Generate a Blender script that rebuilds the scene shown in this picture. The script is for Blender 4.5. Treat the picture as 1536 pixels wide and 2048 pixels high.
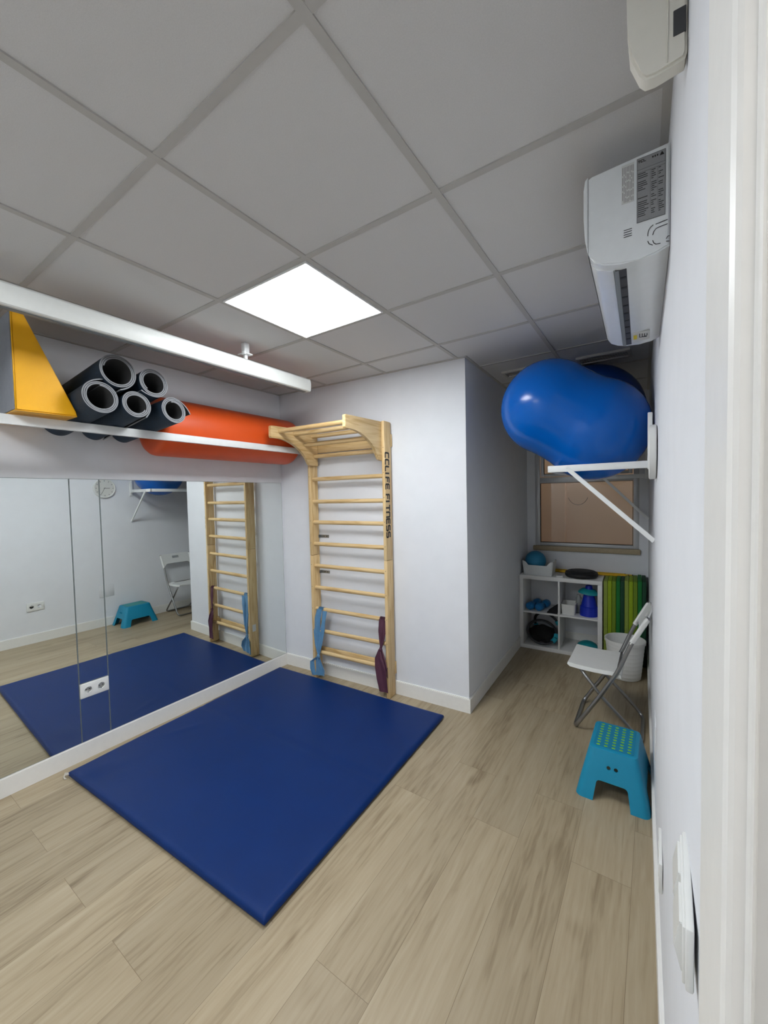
import bpy, bmesh, math, random
from mathutils import Vector, Matrix, Euler
random.seed(7)
PI = math.pi
for o in list(bpy.data.objects): bpy.data.objects.remove(o)
SC = bpy.context.scene; COL = SC.collection

# ------------------------------------------------------------------ camera, light, exposure
CX, CY, CZ = 2.9896, -2.6561, 1.6242
YAW, PITCH, ROLL, FPX = 0.5963, -0.0392, -0.0211, 799.98
F = Vector((-math.sin(YAW)*math.cos(PITCH), math.cos(YAW)*math.cos(PITCH), math.sin(PITCH)))
R0 = Vector((math.cos(YAW), math.sin(YAW), 0)); U0 = R0.cross(F)
R = R0*math.cos(ROLL) + U0*math.sin(ROLL); U = U0*math.cos(ROLL) - R0*math.sin(ROLL)
cam = bpy.data.cameras.new('camera'); cam.sensor_fit = 'HORIZONTAL'; cam.sensor_width = 36
cam.lens = FPX/1536*36; cam.clip_start = 0.01
co = bpy.data.objects.new('camera', cam); COL.objects.link(co)
m = Matrix((R, U, -F)).transposed().to_4x4(); m.translation = (CX, CY, CZ); co.matrix_world = m
SC.camera = co
SC.view_settings.view_transform = 'Standard'; SC.view_settings.look = 'None'
SC.view_settings.gamma = 1; SC.view_settings.exposure = 1.32; SC.view_settings.use_curve_mapping = False
PANEL_EMIT = 13.0
W_ = bpy.data.worlds.new('world'); SC.world = W_; W_.use_nodes = True
W_.node_tree.nodes['Background'].inputs[0].default_value = (.55, .6, .7, 1)
W_.node_tree.nodes['Background'].inputs[1].default_value = 0.05

def lamp(name, loc, sx, sy, power, color, rot=(0, 0, 0)):
    l = bpy.data.lights.new(name, 'AREA'); l.shape = 'RECTANGLE'; l.size = sx; l.size_y = sy
    l.energy = power; l.color = color
    o = bpy.data.objects.new(name, l); COL.objects.link(o); o.location = loc; o.rotation_euler = rot
    return o
lamp('corridor_lamp', (3.75, -2.66, 2.56), .6, 1.2, 8, (1, .97, .93))
lamp('lightwell_lamp', (2.4, 2.75, 2.9), 1.4, .5, 2.6, (1, .93, .84))

# ------------------------------------------------------------------ room constants
H, LX, WX = 2.6085, 1.8516, 2.9864
WR, BR, YR = -0.0241, -0.0325, 0.0528
BH, BT = .1096, .012
def wx(y): return WX + WR*y                 # the right wall's plane
AL = math.atan(YR)                          # the ladder wall's turn
LWM = Matrix.Rotation(AL, 4, 'Z')           # local: x along the wall, -y into the room

# ------------------------------------------------------------------ material helpers
def srgb(r, g, b):
    f = lambda c: (c/255/12.92) if c/255 <= .04045 else ((c/255+.055)/1.055)**2.4
    return (f(r), f(g), f(b), 1)
def mat(name, col, rough=.5, metal=0, var=0, vscale=40, bump=0, bscale=200, spec=.5, stretch=None, coat=0, trans=0, sheen=0):
    m = bpy.data.materials.new(name); m.use_nodes = True; nt = m.node_tree; b = nt.nodes['Principled BSDF']
    b.inputs['Roughness'].default_value = rough; b.inputs['Metallic'].default_value = metal
    b.inputs['Specular IOR Level'].default_value = spec; b.inputs['Coat Weight'].default_value = coat
    b.inputs['Transmission Weight'].default_value = trans
    b.inputs['Sheen Weight'].default_value = sheen
    b.inputs['Base Color'].default_value = col
    tc = nt.nodes.new('ShaderNodeTexCoord'); mp = nt.nodes.new('ShaderNodeMapping')
    nt.links.new(tc.outputs['Object'], mp.inputs[0])
    if stretch: mp.inputs['Scale'].default_value = stretch
    n = nt.nodes.new('ShaderNodeTexNoise'); n.inputs['Scale'].default_value = vscale; n.inputs['Detail'].default_value = 4
    nt.links.new(mp.outputs[0], n.inputs['Vector'])
    r = nt.nodes.new('ShaderNodeValToRGB')
    v = max(var, .015)
    r.color_ramp.elements[0].position = .3; r.color_ramp.elements[1].position = .7
    r.color_ramp.elements[0].color = tuple(c*(1-v) for c in col[:3])+(1,)
    r.color_ramp.elements[1].color = tuple(min(1, c*(1+v)) for c in col[:3])+(1,)
    nt.links.new(n.outputs[0], r.inputs[0]); nt.links.new(r.outputs[0], b.inputs['Base Color'])
    if bump:
        n2 = nt.nodes.new('ShaderNodeTexNoise'); n2.inputs['Scale'].default_value = bscale; n2.inputs['Detail'].default_value = 3
        nt.links.new(mp.outputs[0], n2.inputs['Vector'])
        bp = nt.nodes.new('ShaderNodeBump'); bp.inputs['Strength'].default_value = bump; bp.inputs['Distance'].default_value = .002
        nt.links.new(n2.outputs[0], bp.inputs['Height']); nt.links.new(bp.outputs[0], b.inputs['Normal'])
    return m

def wood(name, axis):
    m = bpy.data.materials.new(name); m.use_nodes = True; nt = m.node_tree; b = nt.nodes['Principled BSDF']
    b.inputs['Roughness'].default_value = .42
    tc = nt.nodes.new('ShaderNodeTexCoord'); mp = nt.nodes.new('ShaderNodeMapping')
    s = [22, 22, 22]; s[axis] = 1.6; mp.inputs['Scale'].default_value = s
    nt.links.new(tc.outputs['Object'], mp.inputs[0])
    n = nt.nodes.new('ShaderNodeTexNoise'); n.inputs['Scale'].default_value = 1.6; n.inputs['Detail'].default_value = 5
    n.inputs['Distortion'].default_value = 1.2
    nt.links.new(mp.outputs[0], n.inputs['Vector'])
    r = nt.nodes.new('ShaderNodeValToRGB'); e = r.color_ramp.elements
    e[0].position = .34; e[0].color = srgb(196, 160, 104); e[1].position = .72; e[1].color = srgb(226, 199, 150)
    k = e.new(.52); k.color = srgb(217, 187, 136)
    nt.links.new(n.outputs[0], r.inputs[0]); nt.links.new(r.outputs[0], b.inputs['Base Color'])
    return m

def floor_mat():
    m = bpy.data.materials.new('light_oak_planks'); m.use_nodes = True; nt = m.node_tree; b = nt.nodes['Principled BSDF']
    L = nt.links.new; N = nt.nodes.new
    tc = N('ShaderNodeTexCoord'); sp = N('ShaderNodeSeparateXYZ'); L(tc.outputs['Object'], sp.inputs[0])
    def ma(op, a, c=None, d=None):
        n = N('ShaderNodeMath'); n.operation = op
        for i, v in enumerate((a, c, d)):
            if v is None: continue
            if isinstance(v, (int, float)): n.inputs[i].default_value = v
            else: L(v, n.inputs[i])
        return n.outputs[0]
    PW, PL = .2265, 1.24
    xr = ma('DIVIDE', ma('ADD', sp.outputs[0], 20*PW-2.01), PW)
    row = ma('FLOOR', xr); fx = ma('FRACT', xr)
    wn = N('ShaderNodeTexWhiteNoise'); wn.noise_dimensions = '1D'; L(row, wn.inputs['W'])
    par = ma('MODULO', row, 2)
    yr = ma('ADD', ma('DIVIDE', sp.outputs[1], PL), ma('ADD', ma('ADD', 6-.633, ma('MULTIPLY', par, .274)), ma('MULTIPLY', wn.outputs[0], .03)))
    pl = ma('FLOOR', yr); fy = ma('FRACT', yr)
    ex = ma('MULTIPLY', ma('MINIMUM', fx, ma('SUBTRACT', 1, fx)), PW)
    ey = ma('MULTIPLY', ma('MINIMUM', fy, ma('SUBTRACT', 1, fy)), PL)
    edge = ma('MINIMUM', ex, ey)
    seam = N('ShaderNodeMapRange'); L(edge, seam.inputs[0]); seam.inputs[1].default_value = .0002; seam.inputs[2].default_value = .0012
    w2 = N('ShaderNodeTexWhiteNoise'); w2.noise_dimensions = '2D'
    cb = N('ShaderNodeCombineXYZ'); L(row, cb.inputs[0]); L(pl, cb.inputs[1]); L(cb.outputs[0], w2.inputs['Vector'])
    # grain, shifted plank by plank
    off = ma('MULTIPLY', w2.outputs[0], 37)
    c2 = N('ShaderNodeCombineXYZ'); L(ma('ADD', sp.outputs[0], off), c2.inputs[0]); L(ma('MULTIPLY', ma('ADD', sp.outputs[1], off), .07), c2.inputs[1])
    def noise(scale, det, dis):
        n = N('ShaderNodeTexNoise'); n.inputs['Scale'].default_value = scale; n.inputs['Detail'].default_value = det
        n.inputs['Distortion'].default_value = dis; L(c2.outputs[0], n.inputs['Vector']); return n.outputs[0]
    g1 = noise(9, 4, 1.0); g2 = noise(70, 5, .6)
    c3 = N('ShaderNodeCombineXYZ'); L(ma('ADD', sp.outputs[0], off), c3.inputs[0]); L(ma('MULTIPLY', sp.outputs[1], .45), c3.inputs[1])
    n3 = N('ShaderNodeTexNoise'); n3.inputs['Scale'].default_value = 7; n3.inputs['Detail'].default_value = 2; L(c3.outputs[0], n3.inputs['Vector'])
    knot = N('ShaderNodeMapRange'); L(n3.outputs[0], knot.inputs[0]); knot.inputs[1].default_value = .66; knot.inputs[2].default_value = .80
    v = ma('ADD', ma('MULTIPLY', g1, .55), ma('MULTIPLY', g2, .45))
    v = ma('SUBTRACT', v, ma('MULTIPLY', knot.outputs[0], .16))
    r = N('ShaderNodeValToRGB'); e = r.color_ramp.elements
    e[0].position = .30; e[0].color = srgb(122, 106, 82); e[1].position = .68; e[1].color = srgb(170, 156, 131)
    k = e.new(.48); k.color = srgb(158, 143, 117)
    L(v, r.inputs[0])
    hs = N('ShaderNodeHueSaturation'); L(r.outputs[0], hs.inputs['Color']); L(ma('ADD', .9, ma('MULTIPLY', w2.outputs[0], .18)), hs.inputs['Value'])
    mx = N('ShaderNodeMix'); mx.data_type = 'RGBA'; L(seam.outputs[0], mx.inputs['Factor'])
    mx.inputs['A'].default_value = srgb(118, 102, 78); L(hs.outputs[0], mx.inputs['B'])
    L(mx.outputs['Result'], b.inputs['Base Color'])
    b.inputs['Roughness'].default_value = .42; b.inputs['Specular IOR Level'].default_value = .4
    bp = N('ShaderNodeBump'); bp.inputs['Strength'].default_value = .25; bp.inputs['Distance'].default_value = .001
    L(ma('ADD', ma('MULTIPLY', g2, .5), seam.outputs[0]), bp.inputs['Height']); L(bp.outputs[0], b.inputs['Normal'])
    return m

def emit(name, col, strength):
    m = bpy.data.materials.new(name); m.use_nodes = True; nt = m.node_tree; nt.nodes.clear()
    e = nt.nodes.new('ShaderNodeEmission'); o = nt.nodes.new('ShaderNodeOutputMaterial')
    e.inputs[0].default_value = col; e.inputs[1].default_value = strength; nt.links.new(e.outputs[0], o.inputs[0]); return m
def glass_mat():
    m = bpy.data.materials.new('window_glass'); m.use_nodes = True; nt = m.node_tree; nt.nodes.clear()
    t = nt.nodes.new('ShaderNodeBsdfTransparent'); g = nt.nodes.new('ShaderNodeBsdfGlossy'); g.inputs['Roughness'].default_value = .02
    t.inputs[0].default_value = (.93, .95, .94, 1)
    fr = nt.nodes.new('ShaderNodeFresnel'); fr.inputs[0].default_value = 1.45
    mx = nt.nodes.new('ShaderNodeMixShader'); o = nt.nodes.new('ShaderNodeOutputMaterial')
    nt.links.new(fr.outputs[0], mx.inputs[0]); nt.links.new(t.outputs[0], mx.inputs[1]); nt.links.new(g.outputs[0], mx.inputs[2]); nt.links.new(mx.outputs[0], o.inputs[0])
    return m
M = {}
M['wall'] = mat('white_wall_paint', srgb(226, 228, 232), .75, var=.012, vscale=8, bump=.12, bscale=260, spec=.2)
M['tile'] = mat('ceiling_tile', srgb(212, 211, 210), .9, var=.03, vscale=300, bump=.25, bscale=500, spec=.1)
M['grid'] = mat('ceiling_t_bar', srgb(188, 186, 182), .7, spec=.2)
M['base'] = mat('white_baseboard', srgb(233, 232, 228), .4, spec=.4)
M['floor'] = floor_mat()
M['mirror'] = mat('mirror_silver', (.80, .835, .82, 1), .0, 1, var=0)
_b = M['mirror'].node_tree.nodes['Principled BSDF']
for _l in list(_b.inputs['Base Color'].links): M['mirror'].node_tree.links.remove(_l)
_b.inputs['Base Color'].default_value = (.80, .835, .82, 1)
M['medge'] = mat('mirror_edge', srgb(128, 138, 136), .3, .3)
M['mat'] = mat('blue_vinyl', srgb(0, 40, 98), .42, var=.05, vscale=6, bump=.3, bscale=900, spec=.2)
M['matdark'] = mat('dark_vinyl_underside', srgb(18, 24, 46), .7)
M['strap'] = mat('off_white_strap', srgb(205, 200, 190), .8)
M['wz'] = wood('pine_along_z', 2); M['wx'] = wood('pine_along_x', 0); M['wy'] = wood('pine_along_y', 1)
M['rung'] = wood('rung_pine', 0)
M['ink'] = mat('black_print', srgb(28, 26, 24), .6)
M['grey_ink'] = mat('grey_print', srgb(120, 121, 122), .6)
M['white'] = mat('white_plastic', srgb(226, 227, 224), .3, spec=.5)
M['whitem'] = mat('white_metal_paint', srgb(232, 234, 233), .35, spec=.5)
M['beige_plastic'] = mat('aged_white_plastic', srgb(222, 219, 208), .4)
M['orange'] = mat('orange_vinyl', srgb(222, 84, 24), .42, var=.05, vscale=5, bump=.3, bscale=700)
M['yellow'] = mat('yellow_vinyl', srgb(242, 176, 0), .42, var=.04, vscale=6, bump=.3, bscale=700)
M['grey'] = mat('grey_vinyl', srgb(124, 127, 133), .5, var=.05, bump=.3, bscale=700)
M['navy'] = mat('navy_foam', srgb(24, 44, 62), .7, var=.15, vscale=60, bump=.6, bscale=350)
M['foamedge'] = mat('grey_foam_edge', srgb(126, 128, 131), .9, var=.06)
M['foamin'] = mat('dark_grey_foam', srgb(58, 58, 58), .9, var=.06)
M['ball'] = mat('blue_ball_vinyl', srgb(0, 92, 184), .2, var=.03, vscale=4, spec=.35)
M['ball2'] = mat('navy_blue_ball_vinyl', srgb(0, 56, 132), .35, var=.03, vscale=4)
M['ac'] = mat('gloss_white_plastic', srgb(226, 230, 232), .22, coat=.3)
M['casing'] = mat('satin_white_casing', srgb(224, 226, 222), .42, spec=.35)
M['dark'] = mat('black_plastic', srgb(22, 22, 24), .5)
M['dgrey'] = mat('dark_grey_plastic', srgb(60, 61, 64), .5)
M['mgrey'] = mat('mid_grey_plastic', srgb(128, 134, 138), .5)
M['label'] = mat('silver_rating_label', srgb(142, 143, 145), .5, var=.05, vscale=300)
M['label2'] = mat('pale_sticker', srgb(205, 206, 204), .5)
M['ylabel'] = mat('yellow_sticker', srgb(215, 195, 40), .5)
M['steel'] = mat('grey_steel_tube', srgb(150, 150, 150), .28, .9)
M['zinc'] = mat('zinc_plate', srgb(150, 152, 152), .35, .9)
M['teal'] = mat('turquoise_plastic', srgb(0, 134, 170), .45, spec=.5)
M['tealmat'] = mat('turquoise_top_rubber', srgb(0, 122, 158), .55)
M['lime'] = mat('lime_rubber', srgb(110, 176, 40), .6)
M['shelf'] = mat('white_shelf_board', srgb(224, 224, 222), .45)
M['alu'] = mat('grey_aluminium_frame', srgb(196, 198, 200), .4, .25)
M['rubber'] = mat('black_gasket', srgb(20, 20, 20), .7)
M['sill'] = mat('beige_sill_stone', srgb(168, 152, 124), .5, var=.06)
M['well'] = mat('beige_lightwell_wall', srgb(224, 198, 172), .85, var=.02, vscale=3)
M['glass'] = glass_mat()
M['basket'] = mat('basket_white', srgb(212, 216, 216), .4)
M['bin'] = mat('bin_white', srgb(226, 226, 222), .45)
M['sticky'] = mat('yellow_stick', srgb(226, 178, 8), .4)
M['ringblack'] = mat('black_rubber', srgb(20, 20, 22), .6)
M['ringgrey'] = mat('charcoal_rubber', srgb(44, 44, 48), .45)
M['bag'] = mat('black_fabric', srgb(16, 16, 18), .9, bump=.5, bscale=120)
M['aqua'] = mat('turquoise_pad', srgb(40, 160, 178), .5)
M['softball'] = mat('soft_blue_ball', srgb(40, 128, 168), .6)
M['dumb'] = mat('blue_vinyl_dumbbell', srgb(24, 112, 172), .4)
M['cone'] = mat('royal_blue_cone', srgb(12, 44, 176), .45)
M['disc'] = mat('turquoise_disc', srgb(18, 140, 150), .45)
M['clear'] = mat('pale_clear_plastic', srgb(200, 205, 205), .15, trans=.6)
M['g_pale'] = mat('pale_olive_foam', srgb(136, 152, 62), .8, var=.06, bump=.4)
M['g_lime'] = mat('lime_foam', srgb(140, 164, 16), .8, var=.06, bump=.4)
M['g_olive'] = mat('olive_green_foam', srgb(108, 134, 24), .8, var=.06, bump=.4)
M['g_green'] = mat('grass_green_foam', srgb(8, 110, 44), .8, var=.06, bump=.4)
M['g_dark'] = mat('dark_green_foam', srgb(16, 66, 42), .8, var=.06, bump=.4)
M['b_blue'] = mat('light_blue_latex', srgb(88, 138, 176), .6, var=.06, vscale=30, sheen=.2)
M['b_maroon'] = mat('maroon_latex', srgb(86, 46, 64), .65, var=.06, vscale=30)
M['clockface'] = mat('clock_face', srgb(214, 214, 208), .5)
M['blank'] = mat('painted_cover', srgb(222, 223, 226), .6)
M['panelframe'] = mat('lamp_frame', srgb(235, 235, 235), .4)
M['panel'] = emit('lit_diffuser', (.93, .97, 1, 1), PANEL_EMIT)

# ------------------------------------------------------------------ object helpers
def tag(o, label=None, cat=None, group=None, kind=None):
    if label: o['label'] = label
    if cat: o['category'] = cat
    if group: o['group'] = group
    if kind: o['kind'] = kind
    return o
def obj(name, bm, material, parent=None, smooth=None, label=None):
    me = bpy.data.meshes.new(name)
    bmesh.ops.recalc_face_normals(bm, faces=bm.faces)
    bm.to_mesh(me); bm.free()
    o = bpy.data.objects.new(name, me); COL.objects.link(o)
    if material: me.materials.append(M[material] if isinstance(material, str) else material)
    if smooth is not None:
        me.shade_smooth() if smooth is True else None
        if smooth is not True:
            me.shade_smooth(); me.set_sharp_from_angle(angle=math.radians(smooth))
    if parent: o.parent = parent
    if label: o['label'] = label
    return o
def thing(name, label, cat, loc=(0, 0, 0), rotz=0, group=None, rot=None):
    o = bpy.data.objects.new(name, None); COL.objects.link(o); o.empty_display_size = .05
    o.location = loc; o.rotation_euler = rot or (0, 0, rotz)
    return tag(o, label, cat, group)
def struct(name, bm, material, parent=None, smooth=None):
    o = obj(name, bm, material, parent, smooth)
    if not parent: o['kind'] = 'structure'
    return o
def box(bm, lo, hi, bev=0, seg=2, mx=None):
    lo = Vector(lo); hi = Vector(hi)
    lo, hi = Vector(map(min, lo, hi)), Vector(map(max, lo, hi))
    r = bmesh.ops.create_cube(bm, size=1, matrix=Matrix.Translation((lo+hi)/2) @ Matrix.Diagonal((*(hi-lo), 1)))
    vs = r['verts']
    if bev:
        es = list({e for v in vs for e in v.link_edges})
        r = bmesh.ops.bevel(bm, geom=es, offset=bev, segments=seg, affect='EDGES', profile=.5)
        vs = list({v for f in r['faces'] for v in f.verts} | {v for v in vs if v.is_valid})
    if mx is not None: bmesh.ops.transform(bm, matrix=mx, verts=vs)
    return vs
def prism(bm, pts, axis, a, b, mx=None, bev=0):
    """polygon pts (2D) extruded along axis from a to b; the 2D coords fill the other two axes in order"""
    def P(p, t):
        c = [0, 0, 0]; o = [i for i in range(3) if i != axis]; c[o[0]] = p[0]; c[o[1]] = p[1]; c[axis] = t; return c
    v0 = [bm.verts.new(P(p, a)) for p in pts]; v1 = [bm.verts.new(P(p, b)) for p in pts]; n = len(pts)
    fs = [bm.faces.new(v0), bm.faces.new(v1[::-1])] + [bm.faces.new((v0[i], v1[i], v1[(i+1) % n], v0[(i+1) % n])) for i in range(n)]
    if bev:
        es = list({e for f in fs[:2] for e in f.edges})
        r = bmesh.ops.bevel(bm, geom=es, offset=bev, segments=2, affect='EDGES')
    vs = [v for v in v0+v1 if v.is_valid]
    if mx is not None:
        bmesh.ops.transform(bm, matrix=mx, verts=vs)
    return v0+v1
def tube(bm, pts, r, n=10, closed=False, cap=True, flat=None):
    pts = [Vector(p) for p in pts]; N = len(pts); rings = []; up = None
    for i, p in enumerate(pts):
        a = pts[i-1] if (i or closed) else p; c = pts[(i+1) % N] if (i < N-1 or closed) else p
        t = (c-a).normalized()
        if up is None:
            up = Vector((0, 0, 1)) if abs(t.z) < .9 else Vector((1, 0, 0))
        s = t.cross(up).normalized(); u = s.cross(t).normalized(); up = u
        rr = r[i] if isinstance(r, (list, tuple)) else r
        rings.append([bm.verts.new(p + s*math.cos(2*PI*k/n)*rr + u*math.sin(2*PI*k/n)*rr*(flat or 1)) for k in range(n)])
    for i in range(N if closed else N-1):
        A, B = rings[i], rings[(i+1) % N]
        for k in range(n): bm.faces.new((A[k], A[(k+1) % n], B[(k+1) % n], B[k]))
    if cap and not closed: bm.faces.new(rings[0][::-1]); bm.faces.new(rings[-1])
    return rings
def fillet(pts, r, n=6):
    """round the inner corners of a 3D polyline"""
    pts = [Vector(p) for p in pts]; out = [pts[0]]
    for i in range(1, len(pts)-1):
        a, b, c = pts[i-1], pts[i], pts[i+1]
        d1 = (a-b); d2 = (c-b); q = min(r, d1.length*.49, d2.length*.49)
        p1 = b+d1.normalized()*q; p2 = b+d2.normalized()*q
        for k in range(n+1):
            t = k/n; out.append(p1*(1-t)**2 + b*2*t*(1-t) + p2*t*t)
    out.append(pts[-1]); return out
def lathe(bm, prof, n=32, mx=None, close=False):
    """profile of (r, z) about z"""
    rings = []; vs = []
    for r, z in prof:
        if r < 1e-6:
            v = bm.verts.new((0, 0, z)); rings.append([v]*n); vs.append(v)
        else:
            g = [bm.verts.new((r*math.cos(2*PI*k/n), r*math.sin(2*PI*k/n), z)) for k in range(n)]; rings.append(g); vs += g
    for A, B in zip(rings, rings[1:]):
        for k in range(n):
            q = []
            for v in (A[k], A[(k+1) % n], B[(k+1) % n], B[k]):
                if v not in q: q.append(v)
            if len(q) > 2: bm.faces.new(q)
    if mx is not None: bmesh.ops.transform(bm, matrix=mx, verts=vs)
    return vs
def rrect(x0, y0, x1, y1, r, n=4):
    out = []
    for cx, cy, a in ((x1-r, y1-r, 0), (x0+r, y1-r, PI/2), (x0+r, y0+r, PI), (x1-r, y0+r, 1.5*PI)):
        for k in range(n+1):
            t = a+PI/2*k/n; out.append((cx+r*math.cos(t), cy+r*math.sin(t)))
    return out
def sub(p, q, t): return tuple(a+(b-a)*t for a, b in zip(p, q))
def boolean(o, bmc):
    me = bpy.data.meshes.new('cut'); bmesh.ops.recalc_face_normals(bmc, faces=bmc.faces); bmc.to_mesh(me); bmc.free()
    c = bpy.data.objects.new('cut', me); COL.objects.link(c)
    if o.parent: c.parent = o.parent
    md = o.modifiers.new('b', 'BOOLEAN'); md.operation = 'DIFFERENCE'; md.object = c; md.solver = 'EXACT'
    bpy.context.view_layer.update()
    dg = bpy.context.evaluated_depsgraph_get()
    nm = bpy.data.meshes.new_from_object(o.evaluated_get(dg)); o.modifiers.clear(); o.data = nm
    bpy.data.objects.remove(c)

# ------------------------------------------------------------------ the setting
T = .12
bx0 = (LX, YR*LX)                                     # corner of the projecting block
yw = lambda x: 2.0 + .0522*(x-1.79)                   # the window wall's plane
bx1 = (LX+BR*1.9, 0); bx1 = (bx1[0], yw(bx1[0]))
rw_far = (wx(2.06), yw(wx(2.06)))
YN = -3.75
bm = bmesh.new(); prism(bm, [(-.3, YN-.2), (4.7, YN-.2), (4.7, 2.06), (3.0, 2.06), (3.0, 2.3), (1.5, 2.3), (1.5, .6), (-.3, .6)], 2, -.1, 0)
struct('floor', bm, 'floor')
# ceiling: tiles held a little above the bars
bm = bmesh.new(); prism(bm, [(-.2, YN-.1), (wx(YN)+.1, YN-.1), (3.0, 2.2), (1.7, 2.2), (1.7, .5), (-.2, .5)], 2, H+.005, H+.06)
struct('ceiling', bm, 'tile')
bm = bmesh.new()
gx0, gy0 = 1.1947, -2.0307
for k in range(-1, 4):
    x = gx0+.6*k
    y1 = YR*x if x < LX else 2.0
    if x > 2.95: continue
    box(bm, (x-.012, YN, H), (x+.012, y1, H+.014))
for k in range(-2, 7):
    y = gy0+.6*k
    x0 = 0 if y < 0 else LX+BR*y
    cells = [0]+[gx0+.6*j for j in range(-1, 4)]
    box(bm, (x0, y-.012, H+.0006), (wx(y), y+.012, H+.014))
# shadow-gap edge trims against the walls
box(bm, (0, YN, H-.001), (.02, 0, H+.014))
prism(bm, [(0, 0), (LX, YR*LX), (LX, YR*LX-.02), (0, -.02)], 2, H-.001, H+.014)
prism(bm, [(LX, YR*LX-.02), (LX+.02, YR*LX-.02), (bx1[0]+.02, bx1[1]), (bx1[0], bx1[1])], 2, H-.001, H+.014)
prism(bm, [(wx(YN)-.02, YN), (wx(YN), YN), (rw_far[0], rw_far[1]), (rw_far[0]-.02, rw_far[1])], 2, H-.001, H+.014)
struct('trim_1', bm, 'grid')

bm = bmesh.new(); box(bm, (-T, YN, 0), (0, 0, H+.1)); struct('wall_left', bm, 'wall')
bm = bmesh.new(); prism(bm, [(-T, 0), (0, 0), (bx0[0], bx0[1]), (bx0[0]+BR*.12, bx0[1]+T), (-T, T)], 2, 0, H+.1); struct('wall_back', bm, 'wall')
bm = bmesh.new(); prism(bm, [(bx0[0], bx0[1]), (bx1[0], bx1[1]), (bx1[0]-T, bx1[1]), (bx0[0]-T, bx0[1]+T-.005)], 2, 0, H+.1); struct('wall_alcove', bm, 'wall')
# the window wall with its opening
WX0, WX1, WZ0, WZ1 = 1.877, 2.858, 1.04, 2.30
bm = bmesh.new()
def wwseg(x0, x1, z0, z1, d0=0, d1=.066): prism(bm, [(x0, yw(x0)+d0), (x1, yw(x1)+d0), (x1, yw(x1)+d1), (x0, yw(x0)+d1)], 2, z0, z1)
wwseg(1.6, WX0, 0, H+.1); wwseg(WX1, 3.1, 0, H+.1); wwseg(WX0, WX1, 0, WZ0-.055); wwseg(WX0, WX1, WZ1, H+.1)
struct('wall_window', bm, 'wall')
# right wall with the doorway the photographer stands in
YD0, YD1, ZD = -2.31, -3.12, 2.12
bm = bmesh.new()
def rwseg(ya, yb, z0, z1): prism(bm, [(wx(ya), ya), (wx(yb), yb), (wx(yb)+T, yb), (wx(ya)+T, ya)], 2, z0, z1)
rwseg(2.2, -2.30, 0, H+.1); rwseg(-2.30, YD1, ZD, H+.1); rwseg(YD1, YN, 0, H+.1)
struct('wall_right', bm, 'wall')
bm = bmesh.new(); box(bm, (-T, YN-T, 0), (wx(YN)+T, YN, H+.1)); struct('wall_near', bm, 'wall')
# corridor beyond the doorway
bm = bmesh.new(); box(bm, (4.4, YN-.2, 0), (4.5, 0, H+.1)); box(bm, (wx(-1.2)+T, -.9, 0), (4.45, -.8, H+.1)); box(bm, (3.0, YN-.2, 0), (4.45, YN-.1, H+.1))
struct('wall_corridor', bm, 'wall')
bm = bmesh.new(); box(bm, (wx(YN)+T-.05, YN-.2, H+.01), (4.5, -.8, H+.06)); struct('ceiling_corridor', bm, 'tile')
# door casing and jamb
bm = bmesh.new()
xw = wx(-2.25)
prof = [(0, -2.18), (-.0115, -2.18), (-.012, -2.184), (-.012, -2.298), (-.0100, -2.3045), (-.007, -2.306), (-.0005, -2.306), (.001, -2.3085), (.0025, -2.3095), (.004, -2.308), (.0055, -2.3045),
        (.03, -2.3045), (.036, -2.326), (.12, -2.326), (.12, -2.30), (0, -2.30)]
prism(bm, [(wx(y)+o, y) for o, y in prof], 2, 0, ZD)
box(bm, (xw-.010, YD1, ZD-.012), (xw+.13, YD0, ZD)); box(bm, (xw-.010, YD1-.1, ZD), (xw+.0, -2.18, ZD+.095), .003)
y2 = YD1; x2 = wx(y2); box(bm, (x2-.01, y2-.1, 0), (x2, y2, ZD), .003); box(bm, (x2, y2, 0), (x2+.12, y2+.016, ZD))
struct('trim_2', bm, 'base')
# baseboards
def baseboard(name, a, b, nrm):
    bm = bmesh.new(); a = Vector(a); b = Vector(b); n = Vector(nrm)
    for z0, z1, t in ((0, BH-.006, BT), (BH-.006, BH, BT-.004)):
        p = [a, b, b+n*t, a+n*t]; prism(bm, [(v.x, v.y) for v in p], 2, z0, z1)
    return struct(name, bm, 'base')
baseboard('baseboard_left', (0, YN), (0, 0), (1, 0))
baseboard('baseboard_back', (0, 0), (LX+BT, YR*(LX+BT)), (.0527, -.9986))
baseboard('baseboard_alcove', (bx0[0], bx0[1]-BT), (bx1[0], bx1[1]), (.9995, .0325))
baseboard('baseboard_right', (wx(-2.2), -2.2), (rw_far[0], rw_far[1]), (-1, -.024))
baseboard('baseboard_window', (bx1[0], bx1[1]), (rw_far[0], rw_far[1]), (.052, -.9986))
baseboard('baseboard_near', (0, YN), (wx(YN), YN), (0, 1))

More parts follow.
